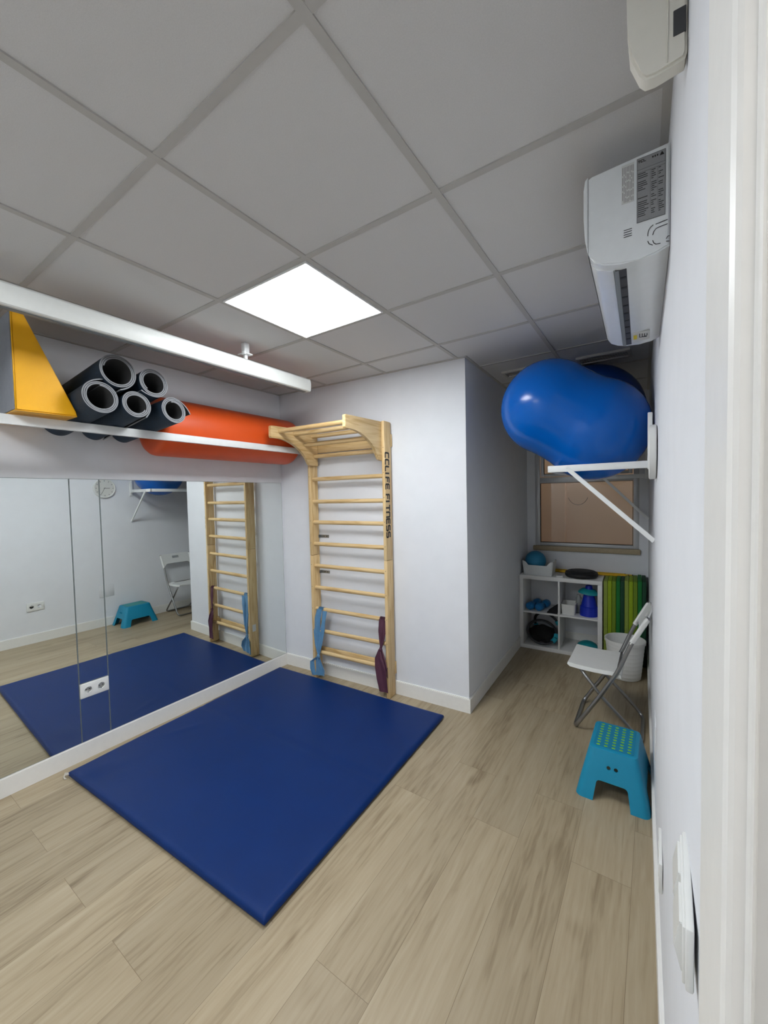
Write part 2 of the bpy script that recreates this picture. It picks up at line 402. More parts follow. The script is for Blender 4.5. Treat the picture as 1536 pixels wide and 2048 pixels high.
# window: aluminium frame, two panes, sill; a beige light well behind
win = bpy.data.objects.new('window_1', None); COL.objects.link(win); win['kind'] = 'structure'
win.location = (WX0, yw(WX0), 0); win.rotation_euler = (0, 0, math.atan(.0522)); WL = (WX1-WX0)*1.0013
bm = bmesh.new()
fw = .048; zt = 1.745
for lo, hi in (((0, .012, WZ0), (fw, .06, WZ1)), ((WL-fw, .012, WZ0), (WL, .06, WZ1)), ((fw, .012, WZ0), (WL-fw, .06, WZ0+.034)), ((fw, .012, WZ1-fw), (WL-fw, .06, WZ1)),
               ((fw, .012, zt-.012), (WL-fw, .06, zt+.05))): box(bm, lo, hi, .003)
for lo, hi in (((fw+.008, .022, zt+.058), (fw+.040, .05, WZ1-fw-.006)), ((WL-fw-.040, .022, zt+.058), (WL-fw-.008, .05, WZ1-fw-.006)), ((fw+.04, .022, zt+.058), (WL-fw-.04, .05, zt+.085)), ((fw+.04, .022, WZ1-fw-.04), (WL-fw-.04, .05, WZ1-fw-.006))): box(bm, lo, hi, .003)
obj('window_frame', bm, 'alu', win, 30)
bm = bmesh.new()
def gasket(bm, x0, z0, x1, z1, t=.004, y=.018):
    for lo, hi in (((x0, y, z0), (x0+t, y+.02, z1)), ((x1-t, y, z0), (x1, y+.02, z1)), ((x0, y, z0), (x1, y+.02, z0+t)), ((x0, y, z1-t), (x1, y+.02, z1))): box(bm, lo, hi)
gasket(bm, fw+.003, WZ0+.036, WL-fw-.003, zt-.014); gasket(bm, fw+.041, zt+.086, WL-fw-.041, WZ1-fw-.042)
obj('window_gasket', bm, 'rubber', win)
bm = bmesh.new(); box(bm, (fw, .034, WZ0+.03), (WL-fw, .038, zt-.01)); obj('window_pane', bm, 'glass', win)
bm = bmesh.new(); box(bm, (fw+.03, .034, zt+.08), (WL-fw-.03, .038, WZ1-fw)); obj('window_pane', bm, 'glass', win)
bm = bmesh.new(); box(bm, (-.022, -.03, WZ0-.052), (WL+.012, .14, WZ0), .008, 3); obj('window_sill', bm, 'sill', win, 40)
bm = bmesh.new()
box(bm, (1.2, 3.10, .3), (3.6, 3.2, 3.2)); box(bm, (1.2, 2.3, .3), (1.3, 3.2, 3.2)); box(bm, (1.2, 3.02, .3), (2.012, 3.12, 3.2)); box(bm, (3.35, 2.3, .3), (3.45, 3.2, 3.2)); box(bm, (1.2, 2.2, .25), (3.6, 3.2, .32)); box(bm, (1.2, 2.2, 3.1), (3.6, 3.2, 3.2))
struct('wall_lightwell', bm, 'well')
bm = bmesh.new(); tube(bm, [(2.155+.12*math.sin(t), 3.085, 1.60-.14*math.cos(t)) for t in [(-1.25+2.5*i/24) for i in range(25)]], .003, 6)
tag(obj('loose_cable', bm, 'dgrey', smooth=True), 'thin dark cable hanging in a loop on the beige wall seen through the window', 'cable')

# ------------------------------------------------------------------ ceiling lights
def light_panel(x0, y0, label):
    t = thing('ceiling_light_panel', label, 'ceiling light', (x0+.3, y0+.3, H))
    bm = bmesh.new()
    s = .286
    for lo, hi in (((-s, -s, -.004), (-s+.008, s, .012)), ((s-.008, -s, -.004), (s, s, .012)), ((-s+.008, -s, -.004), (s-.008, -s+.008, .012)), ((-s+.008, s-.008, -.004), (s-.008, s, .012))): box(bm, lo, hi)
    obj('frame', bm, 'panelframe', t)
    bm = bmesh.new(); box(bm, (-s+.008, -s+.008, -.001), (s-.008, s-.008, .006)); obj('diffuser', bm, 'panel', t)
    return t
light_panel(gx0, gy0+.6, 'lit square white light panel set into the grid ceiling over the blue mat')
light_panel(gx0, gy0-1.2, 'lit square light panel in the near part of the ceiling beside the doorway')
# vents
def vent(name, x0, x1, y0, y1, label):
    t = thing(name, label, 'vent', ((x0+x1)/2, (y0+y1)/2, H), -.02)
    w, h = (x1-x0)/2, (y1-y0)/2; bm = bmesh.new()
    for lo, hi in (((-w, -h, -.012), (w, -h+.022, .012)), ((-w, h-.022, -.012), (w, h, .012)), ((-w, -h+.022, -.012), (-w+.022, h-.022, .012)), ((w-.022, -h+.022, -.012), (w, h-.022, .012))): box(bm, lo, hi, .003)
    obj('frame', bm, 'grid', t)
    bm = bmesh.new()
    n = 5
    for k in range(n):
        y = -h+.03+(2*h-.06)*k/(n-1); box(bm, (-w+.02, y-.011, 0), (w-.02, y+.011, .0015), mx=Matrix.Translation((0, y, -.002)) @ Matrix.Rotation(.5, 4, 'X') @ Matrix.Translation((0, -y, 0)))
    obj('slats', bm, 'grid', t)
    bm = bmesh.new(); box(bm, (-w+.015, -h+.015, .008), (w-.015, h-.015, .0115)); obj('backing', bm, 'dark', t)
vent('ceiling_vent', 2.50, 2.845, .62, .79, 'slatted ceiling vent behind the blue peanut ball, near the right wall')
vent('ceiling_vent', 1.95, 2.29, .61, .765, 'slatted ceiling vent left of the blue peanut ball, beside the alcove wall')

# ------------------------------------------------------------------ mirrors on the left wall
def mirror(name, y0, y1, z0, z1, label):
    t = thing(name, label, 'mirror', (0.0005, (y0+y1)/2, z0)); w = (y1-y0)/2
    bm = bmesh.new(); box(bm, (0, -w, 0), (.005, w, z1-z0)); obj('glass_edge', bm, 'medge', t)
    bm = bmesh.new(); e = .0025; box(bm, (.0045, -w+e, e), (.0056, w-e, z1-z0-e)); obj('mirror_glass', bm, 'mirror', t)
ZM = 1.773
mirror('wall_mirror', -3.55, -1.7035, BH, ZM, 'frameless wall mirror panel left of the narrow strip with the socket')
mirror('wall_mirror', -1.7015, -1.5425, .484, ZM, 'narrow mirror strip above the double socket')
mirror('wall_mirror', -1.7015, -1.5425, BH, .389, 'small mirror piece below the double socket')
mirror('wall_mirror', -1.5405, -.014, BH, ZM, 'wide wall mirror panel next to the corner with the wall bars')

# ------------------------------------------------------------------ sockets, plates (local: x along, y out of wall, z up)
def socket_plate(label, loc, rotz, w=.16, h=.09):
    t = thing('double_socket', label, 'socket', loc, rotz)
    bm = bmesh.new(); box(bm, (-w/2, -.010, -h/2), (w/2, 0, h/2), .003); pl = obj('cover_plate', bm, 'white', t, 40)
    RX90 = Matrix.Rotation(PI/2, 4, 'X')
    for s in (-1, 1):
        bc = bmesh.new(); lathe(bc, [(0, -.0015), (.0195, -.0015), (.0195, .03), (0, .03)], 32, Matrix.Translation((s*.036, -.0015, 0)) @ RX90); boolean(pl, bc)
        bm = bmesh.new(); lathe(bm, [(.0195, .0085), (.0195, .0100), (.0245, .0100), (.0255, .0085)], 32, Matrix.Translation((s*.036, -.0012, 0)) @ RX90); obj('socket_rim', bm, 'white', t, 40)
        for dx in (-.0095, .0095):
            bm = bmesh.new(); lathe(bm, [(.0032, 0), (.0032, .0006), (0, .0006)], 12, Matrix.Translation((s*.036+dx, 0, .001)) @ RX90 @ Matrix.Translation((0, 0, .0002))); obj('socket_hole', bm, 'dark', t)
        for dz in (-.0165, .0165):
            bm = bmesh.new(); box(bm, (s*.036-.0025, -.007, dz-.0022), (s*.036+.0025, 0, dz+.0022), .0005); obj('earth_clip', bm, 'mgrey', t)
    return t
socket_plate('white double socket set between the mirror pieces above the blue mat', (.006, -1.622, .4365), PI/2, .158, .091)
socket_plate('white double socket low on the right wall, seen in the left mirror', (wx(-1.125), -1.125, .425), -PI/2, .165, .095)
bm = bmesh.new(); box(bm, (-.003, -.088, -.08), (.004, .088, .08), .003); o = obj('blank_cover_plate', bm, 'blank', smooth=40)
o.location = (wx(-.395)-.001, -.395, .46); tag(o, 'blank square cover plate low on the right wall above the step stool', 'cover plate')
t = thing('light_switch', 'white double rocker light switch on the right wall beside the door casing', 'light switch', (wx(-1.975), -1.975, 1.043), -PI/2-.024)
bm = bmesh.new(); box(bm, (-.088, -.009, -.041), (.088, 0, .041), .003); box(bm, (-.083, -.012, -.037), (.083, -.008, .037), .0015); obj('cover_plate', bm, 'white', t, 40)
for s in (-1, 1):
    bm = bmesh.new(); x0 = s*.040-.033
    prism(bm, [(-.013, -.032), (-.021, .0), (-.015, .032), (-.010, .032), (-.010, -.032)], 0, x0, x0+.066, bev=.001); obj('rocker', bm, 'white', t, 30)

# ------------------------------------------------------------------ blue floor mat
C = [(.115, -1.812), (1.772, -1.728), (1.725, -.078), (.05, -.136)]
def mat_obj():
    t = thing('exercise_mat', 'large square royal blue vinyl floor mat lying in front of the mirror', 'mat', (.9, -.95, 0))
    bm = bmesh.new(); n = 56; zt = .038
    def P(u, v):
        a = [C[0][i]*(1-u)+C[1][i]*u for i in (0, 1)]; b = [C[3][i]*(1-u)+C[2][i]*u for i in (0, 1)]
        return Vector((a[0]*(1-v)+b[0]*v-.9, a[1]*(1-v)+b[1]*v+.95, 0))
    G = {}
    def h(u, v):
        e = min(u, 1-u, v, 1-v)*1.66
        z = zt - .012*max(0, 1-e/.022)**2
        z += .0035*math.exp(-((u-.16)**2/.004+(v-.09)**2/.0006)) - .004*math.exp(-((u-.08)**2/.004+(v-.06)**2/.003))
        z += .0045*math.exp(-((u-.12-(v-.36)*.5)**2/.0001+(v-.36)**2/.003))
        z -= .0035*math.exp(-((v-.52)/.006)**2)
        z += .0015*math.sin(u*9+v*4)*math.sin(v*8)
        return z
    cs = [0, .004, .008, .014, .022]+[.035+(.93*i/(n)) for i in range(n+1)]+[.978, .986, .992, .996, 1]
    cs = sorted(set(round(c, 5) for c in cs))
    for i, u in enumerate(cs):
        for j, v in enumerate(cs):
            p = P(u, v); p.z = h(u, v); G[i, j] = bm.verts.new(p)
    N = len(cs)
    for i in range(N-1):
        for j in range(N-1): bm.faces.new((G[i, j], G[i+1, j], G[i+1, j+1], G[i, j+1]))
    ring = [(i, 0) for i in range(N)]+[(N-1, j) for j in range(1, N)]+[(i, N-1) for i in range(N-2, -1, -1)]+[(0, j) for j in range(N-2, 0, -1)]
    low = []
    for k in ring:
        p = G[k].co; d = Vector((p.x, p.y, 0)).normalized()
        low.append(bm.verts.new(p+d*.003-Vector((0, 0, .013))))
    L = len(ring)
    for k in range(L): bm.faces.new((G[ring[k]], G[ring[(k+1) % L]], low[(k+1) % L], low[k]))
    obj('cover', bm, 'mat', t, 60)
    bm = bmesh.new(); q = [(p[0]-.9+(.006 if p[0] < .9 else -.006), p[1]+.95+(.006 if p[1] < -.9 else -.006)) for p in C]; prism(bm, q, 2, 0.0005, .016); obj('underside', bm, 'matdark', t)
    bm = bmesh.new()
    for k in range(3):
        tube(bm, [(C[0][0]-.9-.002+.006*k, C[0][1]+.95+.004, .02), (C[0][0]-.9-.012+.004*k, C[0][1]+.95-.012-.004*k, .026-.004*k), (C[0][0]-.9-.005+.008*k, C[0][1]+.95-.024, .006), (C[0][0]-.9+.004+.006*k, C[0][1]+.95-.016, .003)], .0028, 6)
    obj('tie_strap', bm, 'strap', t, True, 'off-white tie strap at the corner')
mat_obj()

# ------------------------------------------------------------------ wall bars
WB = thing('wall_bars', 'tall pine wall bars with a projecting pull-up top, lettered on the side', 'wall bars', (0, 0, 0), AL)
SL0, SL1, SR0, SR1 = .440, .467, 1.208, 1.235     # the uprights, along the wall
OB, OF = .018, .118                               # back and front, out from the wall (room is -y)
def Y(o): return -o
for (a, b, lab) in ((SL0, SL1, None), (SR0, SR1, None)):
    bm = bmesh.new()
    box(bm, (a, Y(OF), 0.002), (b, Y(OB), 1.112), .003); box(bm, (a, Y(OF), 1.114), (b, Y(OB), 2.213), .003)
    if a > 1:
        box(bm, (a+.004, Y(OB), .17), (b+.004, Y(.001), .27), .003); box(bm, (a+.004, Y(OB), 2.02), (b+.004, Y(.001), 2.12), .003)
    u = obj('upright', bm, 'wz', WB, 30)
    for z in [.24+.195*k for k in range(10)]:
        bm = bmesh.new(); lathe(bm, [(.003, 0), (.003, .0006), (0, .0006)], 8, Matrix.Translation(((a+b)/2, Y(OF+.0001), z+.01)) @ Matrix.Rotation(PI/2, 4, 'X'))
        obj('screw', bm, 'dgrey', u)
RZ = [.238, .434, .630, .822, 1.017, 1.214, 1.406, 1.590, 1.787, 1.988]
for z in RZ:
    bm = bmesh.new(); 
    n = 14; tube(bm, [(SL1-.004, Y(.082), z), (SR0+.004, Y(.082), z)], [.0155]*2, n, flat=1.15)
    obj('rung', bm, 'rung', WB, 50)
for z0, z1 in ((.200, .268), (2.02, 2.105)):
    bm = bmesh.new(); box(bm, (SL1, Y(.036), z0), (SR0, Y(.02), z1), .002); obj('cross_board', bm, 'wx', WB, 30)
def arc(p0, p1, p2, n): return [((1-t)**2*p0[0]+2*t*(1-t)*p1[0]+t*t*p2[0], (1-t)**2*p0[1]+2*t*(1-t)*p1[1]+t*t*p2[1]) for t in [i/n for i in range(n+1)]]
poly = [(OB+.02, 2.212), (.578, 2.192), (.585, 2.186), (.587, 2.108), (.580, 2.098)] + arc((.49, 2.100), (.26, 2.08), (.165, 1.925), 10) + [(.155, 1.912), (.12, 1.905), (OB+.02, 1.905)]
for a, b in ((SL1, SL1+.026), (SR0-.026, SR0)):
    bm = bmesh.new(); prism(bm, [(Y(o), z) for o, z in poly], 0, a, b, bev=.002); k = obj('pull_up_bracket', bm, 'wy', WB, 30)
for o, z in ((.495, 2.158), (.325, 2.155), (.105, 2.160), (.195, 2.078)):
    bm = bmesh.new(); tube(bm, [(SL1+.022, Y(o), z), (SR0-.022, Y(o), z)], .0165, 14, flat=1.1); obj('pull_up_rung', bm, 'rung', WB, 50)
for z in (1.275, .952):
    bm = bmesh.new(); box(bm, (SL1-.001, Y(.030), z-.013), (SL1+.003, Y(.004), z+.013)); box(bm, (SL1+.0, Y(.004), z-.013), (SL1+.098, Y(.001), z+.013), .001)
    f = obj('fixing_plate', bm, 'zinc', WB)
    for s in (.045, .075):
        bm = bmesh.new(); lathe(bm, [(.005, 0), (.004, .002), (0, .003)], 10, Matrix.Translation((SL1+s, Y(.0042), z)) @ Matrix.Rotation(PI/2, 4, 'X'))
        obj('screw', bm, 'dgrey', f)
bm = bmesh.new(); box(bm, (SL0-.0012, Y(.09), .26), (SL0, Y(.05), .33)); obj('maker_label', bm, 'label2', WB, label='small white sticker')
# squared lettering down the side: strokes on a unit grid (x advance 0..1, y up 0..1.25)
GL = {'C': [[(1, 1.25), (0, 1.25), (0, 0), (1, 0)]], 'L': [[(0, 1.25), (0, 0), (.95, 0)]], 'I': [[(.0, 0), (.0, 1.25)]],
      'F': [[(1, 1.25), (0, 1.25), (0, 0)], [(0, .63), (.85, .63)]], 'E': [[(1, 1.25), (0, 1.25), (0, 0), (1, 0)], [(0, .63), (.9, .63)]],
      'T': [[(-.05, 1.25), (1.05, 1.25)], [(.5, 1.25), (.5, 0)]], 'N': [[(0, 0), (0, 1.25), (1, 1.25), (1, 0)]],
      'S': [[(1, 1.25), (0, 1.25), (0, .63), (1, .63), (1, 0), (0, 0)]]}
def strokes(text, adv, scale, w, place, bm, t=.0006):
    x = 0
    for ch in text:
        if ch == ' ': x += .75*adv; continue
        for st in GL[ch]:
            pp = [Vector((x+p[0], p[1], 0)) for p in st]
            pp = fillet(pp, .22, 3) if len(pp) > 2 else pp
            for i in range(len(pp)-1):
                a, b = pp[i], pp[i+1]; d = (b-a); 
                if d.length < 1e-5: continue
                d.normalize(); n = Vector((-d.y, d.x, 0))*w/2; e = d*w*.25
                q = [a-e-n, b+e-n, b+e+n, a-e+n]
                lo = [bm.verts.new(place(v.x*scale, v.y*scale, 0)) for v in q]; hi = [bm.verts.new(place(v.x*scale, v.y*scale, t)) for v in q]
                bm.faces.new(lo); bm.faces.new(hi[::-1])
                for k in range(4): bm.faces.new((lo[k], hi[k], hi[(k+1) % 4], lo[(k+1) % 4]))
        x += (.45 if ch == 'I' else 1.0)+.42 if adv else 0
    return x
tot = 13.0
bm = bmesh.new()
LEN = sum([(.45 if c == 'I' else 1.0)+.42 if c != ' ' else .75 for c in 'CCLIFE FITNESS'])-.42
sc = (1.965-1.30)/LEN
# letter tops towards the wall, reading downwards
strokes('CCLIFE FITNESS', 1, sc, .36, lambda x, y, t: (SR1+.0002+t, Y(.110-y*1.12), 1.965-x), bm)
obj('lettering', bm, 'ink', WB, label='black squared lettering reading CCLIFE FITNESS')

# ------------------------------------------------------------------ latex bands tied on the lowest rungs
def ribbon(bm, rows, th=.0016, n=7, fold=.0, fr=2):
    """rows: (centre x, y, z, half width, twist angle, fold depth)"""
    G = []
    for (x, y, z, hw, tw, fd) in rows:
        r = []
        for k in range(n+1):
            s = -1+2*k/n; dx = s*hw; dy = fd*math.sin(s*fr*PI/2+z*9)
            r.append(bm.verts.new((x+dx*math.cos(tw)-dy*math.sin(tw), y-dx*math.sin(tw)*-1+dy*math.cos(tw), z)))
        G.append(r)
    fs = []
    for A, B in zip(G, G[1:]):
        for k in range(n): fs.append(bm.faces.new((A[k], A[k+1], B[k+1], B[k])))
    bmesh.ops.recalc_face_normals(bm, faces=fs)
    bmesh.ops.solidify(bm, geom=fs, thickness=th)
def lerp_rows(keys, n):
    out = []
    for a, b in zip(keys, keys[1:]):
        for i in range(n): t = i/n; t = t*t*(3-2*t); out.append(tuple(p+(q-p)*t for p, q in zip(a, b)))
    out.append(keys[-1]); return out
def band(name, label, material, xc, zr, keysL, keysR, knot, tails):
    t = thing(name, label, 'resistance band', (0, 0, 0), AL)
    bm = bmesh.new(); ribbon(bm, lerp_rows(keysL, 6)); ribbon(bm, lerp_rows(keysR, 6))
    # the piece that wraps over the rung
    hw = keysL[0][3]
    rows = []
    pts = [(Y(.082)+.019*math.cos(a), zr+.021*math.sin(a)) for a in [PI*i/10 for i in range(11)]]
    G = [[bm.verts.new((xc+s*hw, y, z)) for s in (-1, -.3, .3, 1)] for y, z in pts]
    fs = [bm.faces.new((A[k], A[k+1], B[k+1], B[k])) for A, B in zip(G, G[1:]) for k in range(3)]
    bmesh.ops.solidify(bm, geom=fs, thickness=.0016)
    obj('loop', bm, material, t, 50)
    bm = bmesh.new(); x, y, z, r = knot
    bmesh.ops.create_icosphere(bm, subdivisions=3, radius=r, matrix=Matrix.Translation((x, y, z)) @ Matrix.Diagonal((1.0, .8, 1.1, 1)))
    for v in bm.verts:
        d = v.co-Vector((x, y, z)); v.co += d*.22*math.sin(d.x*260+d.z*180)
    obj('knot', bm, material, t, 60)
    for kz in tails:
        bm = bmesh.new(); ribbon(bm, lerp_rows(kz, 6)); obj('tail', bm, material, t, 50)
yf = Y(.105)
band('resistance_band', 'light blue latex band tied over a low rung at the left upright', 'b_blue', .530, .630,
     [(.519, yf, .634, .029, 0, .002), (.494, yf-.006, .54, .030, .2, .006), (.489, yf-.010, .43, .028, .5, .009), (.492, yf-.010, .32, .020, .6, .006), (.502, yf-.008, .222, .009, 0, .003)],
     [(.572, yf+.006, .622, .026, 0, .002), (.552, yf, .53, .030, -.4, .008), (.540, yf-.004, .44, .031, -.2, .009), (.528, yf-.008, .32, .019, 0, .006), (.504, yf-.008, .222, .009, 0, .003)],
     (.502, yf-.012, .212, .016),
     [[(.500, yf-.014, .208, .012, 0, .003), (.462, yf-.018, .16, .040, .3, .010), (.462, yf-.018, .095, .044, .2, .010), (.466, yf-.016, .034, .036, .1, .006)],
      [(.504, yf-.012, .208, .012, 0, .003), (.528, yf-.014, .155, .036, -.3, .010), (.545, yf-.014, .10, .042, -.2, .008), (.530, yf-.012, .042, .036, 0, .005)]])
band('resistance_band', 'dark maroon latex band tied over a low rung at the right upright', 'b_maroon', 1.170, .630,
     [(1.168, yf, .634, .026, 0, .002), (1.163, yf-.006, .54, .025, .2, .006), (1.160, yf-.008, .46, .014, .4, .005), (1.158, yf-.008, .40, .008, 0, .003)],
     [(1.180, yf+.008, .628, .020, 0, .002), (1.186, yf+.002, .53, .016, -.3, .005), (1.176, yf-.004, .46, .010, -.2, .004), (1.160, yf-.008, .40, .008, 0, .003)],
     (1.158, yf-.012, .392, .015),
     [[(1.150, yf-.014, .388, .012, 0, .003), (1.146, yf-.022, .32, .032, .3, .010), (1.163, yf-.024, .25, .045, .2, .011), (1.173, yf-.022, .15, .044, .1, .008), (1.184, yf-.018, .050, .040, 0, .004)],
      [(1.164, yf-.010, .388, .010, 0, .003), (1.190, yf-.014, .32, .020, -.3, .009), (1.204, yf-.016, .25, .024, -.2, .009), (1.206, yf-.014, .175, .020, -.1, .006)]])

# ------------------------------------------------------------------ shelf on the mirror wall and what lies on it
RX, RZT = .403, 2.058
t = thing('mounted_shelf', 'long white metal rail shelf on the wall above the mirror', 'shelf', (0, 0, 0))
bm = bmesh.new(); box(bm, (RX-.012, -2.75, RZT-.048), (RX+.012, -.12, RZT), .002); obj('front_rail', bm, 'whitem', t, 30)
for y in (-2.7,):
    bm = bmesh.new(); box(bm, (.002, y-.012, RZT-.04), (RX-.012, y+.012, RZT-.006), .002); tube(bm, [(.01, y, RZT-.36), (RX-.07, y, RZT-.035)], .009, 8); box(bm, (0.0005, y-.02, RZT-.4), (.004, y+.02, RZT+.16), .001)
    obj('bracket', bm, 'whitem', t, 30)
# orange bolster
bm = bmesh.new(); r = .198
pr = [(0, 0), (.10, .0), (.15, .003), (.178, .014), (.193, .034), (r, .06), (r, 1.165), (.193, 1.19), (.178, 1.21), (.15, 1.22), (.10, 1.223), (0, 1.223)]
lathe(bm, pr, 64)
o = obj('bolster', bm, 'orange', smooth=50); o.location = (.2, -.085, 2.128); o.rotation_euler = (PI/2, 0, 0)
tag(o, 'large orange cylindrical bolster lying on the shelf above the mirror', 'bolster')
# wedge cushion: yellow with a grey end
t = thing('wedge_cushion', 'tall yellow foam wedge with a grey end standing on the shelf above the mirror', 'wedge cushion', (0, 0, 0))
wy0, wy1, wz0, wz1 = -2.060, -1.812, 2.064, 2.524
bm = bmesh.new(); prism(bm, [(wy0+.004, wz0), (wy1, wz0+.004), (wy1-.006, wz0+.030), (wy0+.052, wz1), (wy0+.004, wz1)], 0, .004, .515, bev=.006); obj('wedge_body', bm, 'yellow', t, 40)
bm = bmesh.new(); box(bm, (.006, wy0-.002, wz0+.004), (.512, wy0+.008, wz1-.004), .004); obj('grey_end_panel', bm, 'grey', t, 40, 'grey vinyl end face')
bm = bmesh.new(); tube(bm, [(.515, wy0+.006, wz0+.004), (.515, wy0+.006, wz1-.003)], .0035, 6); obj('piping', bm, 'yellow', t, True)

def rolled_mat(name, label, front, back, r, turns, th, ph, tail, dirn=1):
    """spiral mat: front = centre of the visible end, back = centre of the far end"""
    Fp, Bp = Vector(front), Vector(back); ax = (Fp-Bp); L = ax.length; ax.normalize()
    side = Vector((0, 0, 1)).cross(ax).normalized(); up = ax.cross(side)
    q = Matrix((side, up, ax)).transposed().to_4x4(); q.translation = Bp
    t = thing(name, label, 'rolled mat', Bp, rot=q.to_euler(), group='rolled mats on the shelf above the mirror')
    pitch = th+.0018; n = 40; pts = []
    N = int(turns*n)
    for i in range(N+1):
        a = i/n; rr = r-th/2-pitch*a; an = ph+dirn*2*PI*a; pts.append((rr, an))
    # outer free end peels off
    pre = []
    for i in range(tail, 0, -1):
        rr = r-th/2+.0011*i*i*.35+.0005*i; an = ph-dirn*2*PI*i/n; pre.append((rr, an))
    pts = pre+pts
    C2 = [Vector((rr*math.cos(a), rr*math.sin(a), 0)) for rr, a in pts]
    bm = bmesh.new(); rows = []
    for i, p in enumerate(C2):
        tn = (C2[min(i+1, len(C2)-1)]-C2[max(i-1, 0)]).normalized(); nn = Vector((tn.y, -tn.x, 0))*(dirn)
        wob = .0012*math.sin(i*.37+ph*3)
        o_, i_ = p+nn*th/2, p-nn*th/2
        rows.append([bm.verts.new((o_.x, o_.y, 0)), bm.verts.new((o_.x, o_.y, L+wob)), bm.verts.new((i_.x, i_.y, L+wob)), bm.verts.new((i_.x, i_.y, 0))])
    mats = [0, 1, 2, 1]
    for A, B in zip(rows, rows[1:]):
        for k in range(4):
            f = bm.faces.new((A[k], A[(k+1) % 4], B[(k+1) % 4], B[k])); f.material_index = mats[k]
    for e in (rows[0], rows[-1]): f = bm.faces.new(e); f.material_index = 1
    o = obj('rolled_sheet', bm, 'navy', t, 40); o.data.materials.append(M['foamedge']); o.data.materials.append(M['foamin'])
    return t
# A lower left, B lower middle, C lower right, D upper left, E upper middle
rolled_mat('rolled_exercise_mat', 'rolled dark blue mat with a wide dark opening, lower left of the five', (.62, -1.742, 2.168), (.06, -1.755, 2.106), .087, 2.9, .0062, 2.2, 5)
rolled_mat('rolled_exercise_mat', 'tightly rolled dark blue mat in the middle of the lower row', (.62, -1.572, 2.158), (.06, -1.575, 2.086), .077, 3.0, .0064, 5.8, 3)
rolled_mat('rolled_exercise_mat', 'smallest rolled dark blue mat, at the right end next to the orange bolster', (.62, -1.362, 2.160), (.06, -1.412, 2.090), .079, 3.1, .0062, 1.2, 8)
rolled_mat('rolled_exercise_mat', 'widest rolled dark blue mat, on top at the left of the pile', (.62, -1.658, 2.318), (.03, -1.665, 2.262), .092, 2.6, .0066, 5.4, 4)
rolled_mat('rolled_exercise_mat', 'rolled dark blue mat on top, between the widest and the smallest roll', (.62, -1.476, 2.298), (.06, -1.49, 2.23), .083, 2.9, .0064, 4.6, 5)

# ------------------------------------------------------------------ projector screen casing hanging above the shelf
t = thing('ceiling_screen_casing', 'long white glossy casing hung from the ceiling in front of the shelf', 'screen casing', (0, 0, 0))
bx_, bz0, bz1 = .845, 2.421, 2.512
prof = [(bx_-.062, bz0+.004), (bx_-.058, bz0), (bx_-.004, bz0-.003), (bx_+.004, bz0+.002), (bx_+.010, bz0+.022), (bx_+.011, bz0+.055), (bx_+.006, bz0+.080), (bx_-.006, bz1), (bx_-.058, bz1), (bx_-.062, bz1-.004)]
bm = bmesh.new(); prism(bm, prof, 1, -2.9, -.460); obj('casing', bm, 'casing', t, 35)
bm = bmesh.new(); prism(bm, [(bx_-.064+(p[0]-bx_+.064)*1.01, p[1]-(.001 if p[1] < bz0+.03 else -.001)) for p in prof], 1, -.460, -.448); obj('end_cap', bm, 'casing', t, 35)
bm = bmesh.new(); box(bm, (bx_-.048, -2.88, bz0-.006), (bx_-.022, -.47, bz0-.0005), .001); obj('slot', bm, 'mgrey', t)
for y in (-1.01, -2.75):
    bm = bmesh.new(); box(bm, (.820, y-.018, 2.550), (.856, y+.018, H), .002); box(bm, (.800, y-.030, 2.535), (.872, y+.030, 2.543), .002); box(bm, (.828, y-.010, bz1-.003), (.848, y+.010, 2.552), .002)
    box(bm, (.845, y-.034, 2.528), (.875, y-.022, 2.548), .002)
    obj('hanger', bm, 'whitem', t, 30)

# ------------------------------------------------------------------ ball shelf and the balls
t = thing('ball_shelf', 'white metal bracket shelf on the right wall holding the large blue balls', 'shelf', (0, 0, 0))
fx, sz0, sz1 = 2.455, 1.748, 1.787
YB0, YB1 = -.05, 1.90
bm = bmesh.new(); box(bm, (fx-.010, YB0, sz0), (fx+.012, YB1, sz1), .002); obj('front_rail', bm, 'whitem', t, 30)
for y in (YB0, YB1):
    W = wx(y)
    bm = bmesh.new(); box(bm, (fx-.010, y-.012, sz0), (W-.012, y+.012, sz1), .002)
    obj('bracket_arm', bm, 'whitem', t, 30)
    bm = bmesh.new(); box(bm, (W-.034, y-.013, sz0-.008), (W-.012, y+.013, 2.045), .004); obj('upright_stop', bm, 'whitem', t, 30)
    bm = bmesh.new(); box(bm, (W-.0115, y-.02, 1.70), (W-.0005, y+.02, 1.88), .002); box(bm, (W-.020, y-.010, 1.712), (W-.012, y+.010, 1.722)); obj('wall_plate', bm, 'whitem', t, 30)
    bm = bmesh.new(); p, q_ = Vector((fx+.10, y-.012, sz0+.018)), Vector((W-.002, y-.012, 1.352)); d = (q_-p).normalized(); n = Vector((d.z, 0, -d.x))*.012
    pts = [p-n-d*.016, q_-n, q_+n, p+n-d*.016]; prism(bm, [(v.x, v.z) for v in pts], 1, y-.017, y-.005, bev=.001)
    b = obj('diagonal_brace', bm, 'whitem', t, 30)
    for s in (0, .02):
        bm = bmesh.new(); lathe(bm, [(.004, 0), (.004, .003), (0, .004)], 10, Matrix.Translation((p.x-.004, y-.017, p.z+.004-s)) @ Matrix.Rotation(PI/2, 4, 'X'))
        obj('bolt', bm, 'whitem', b)
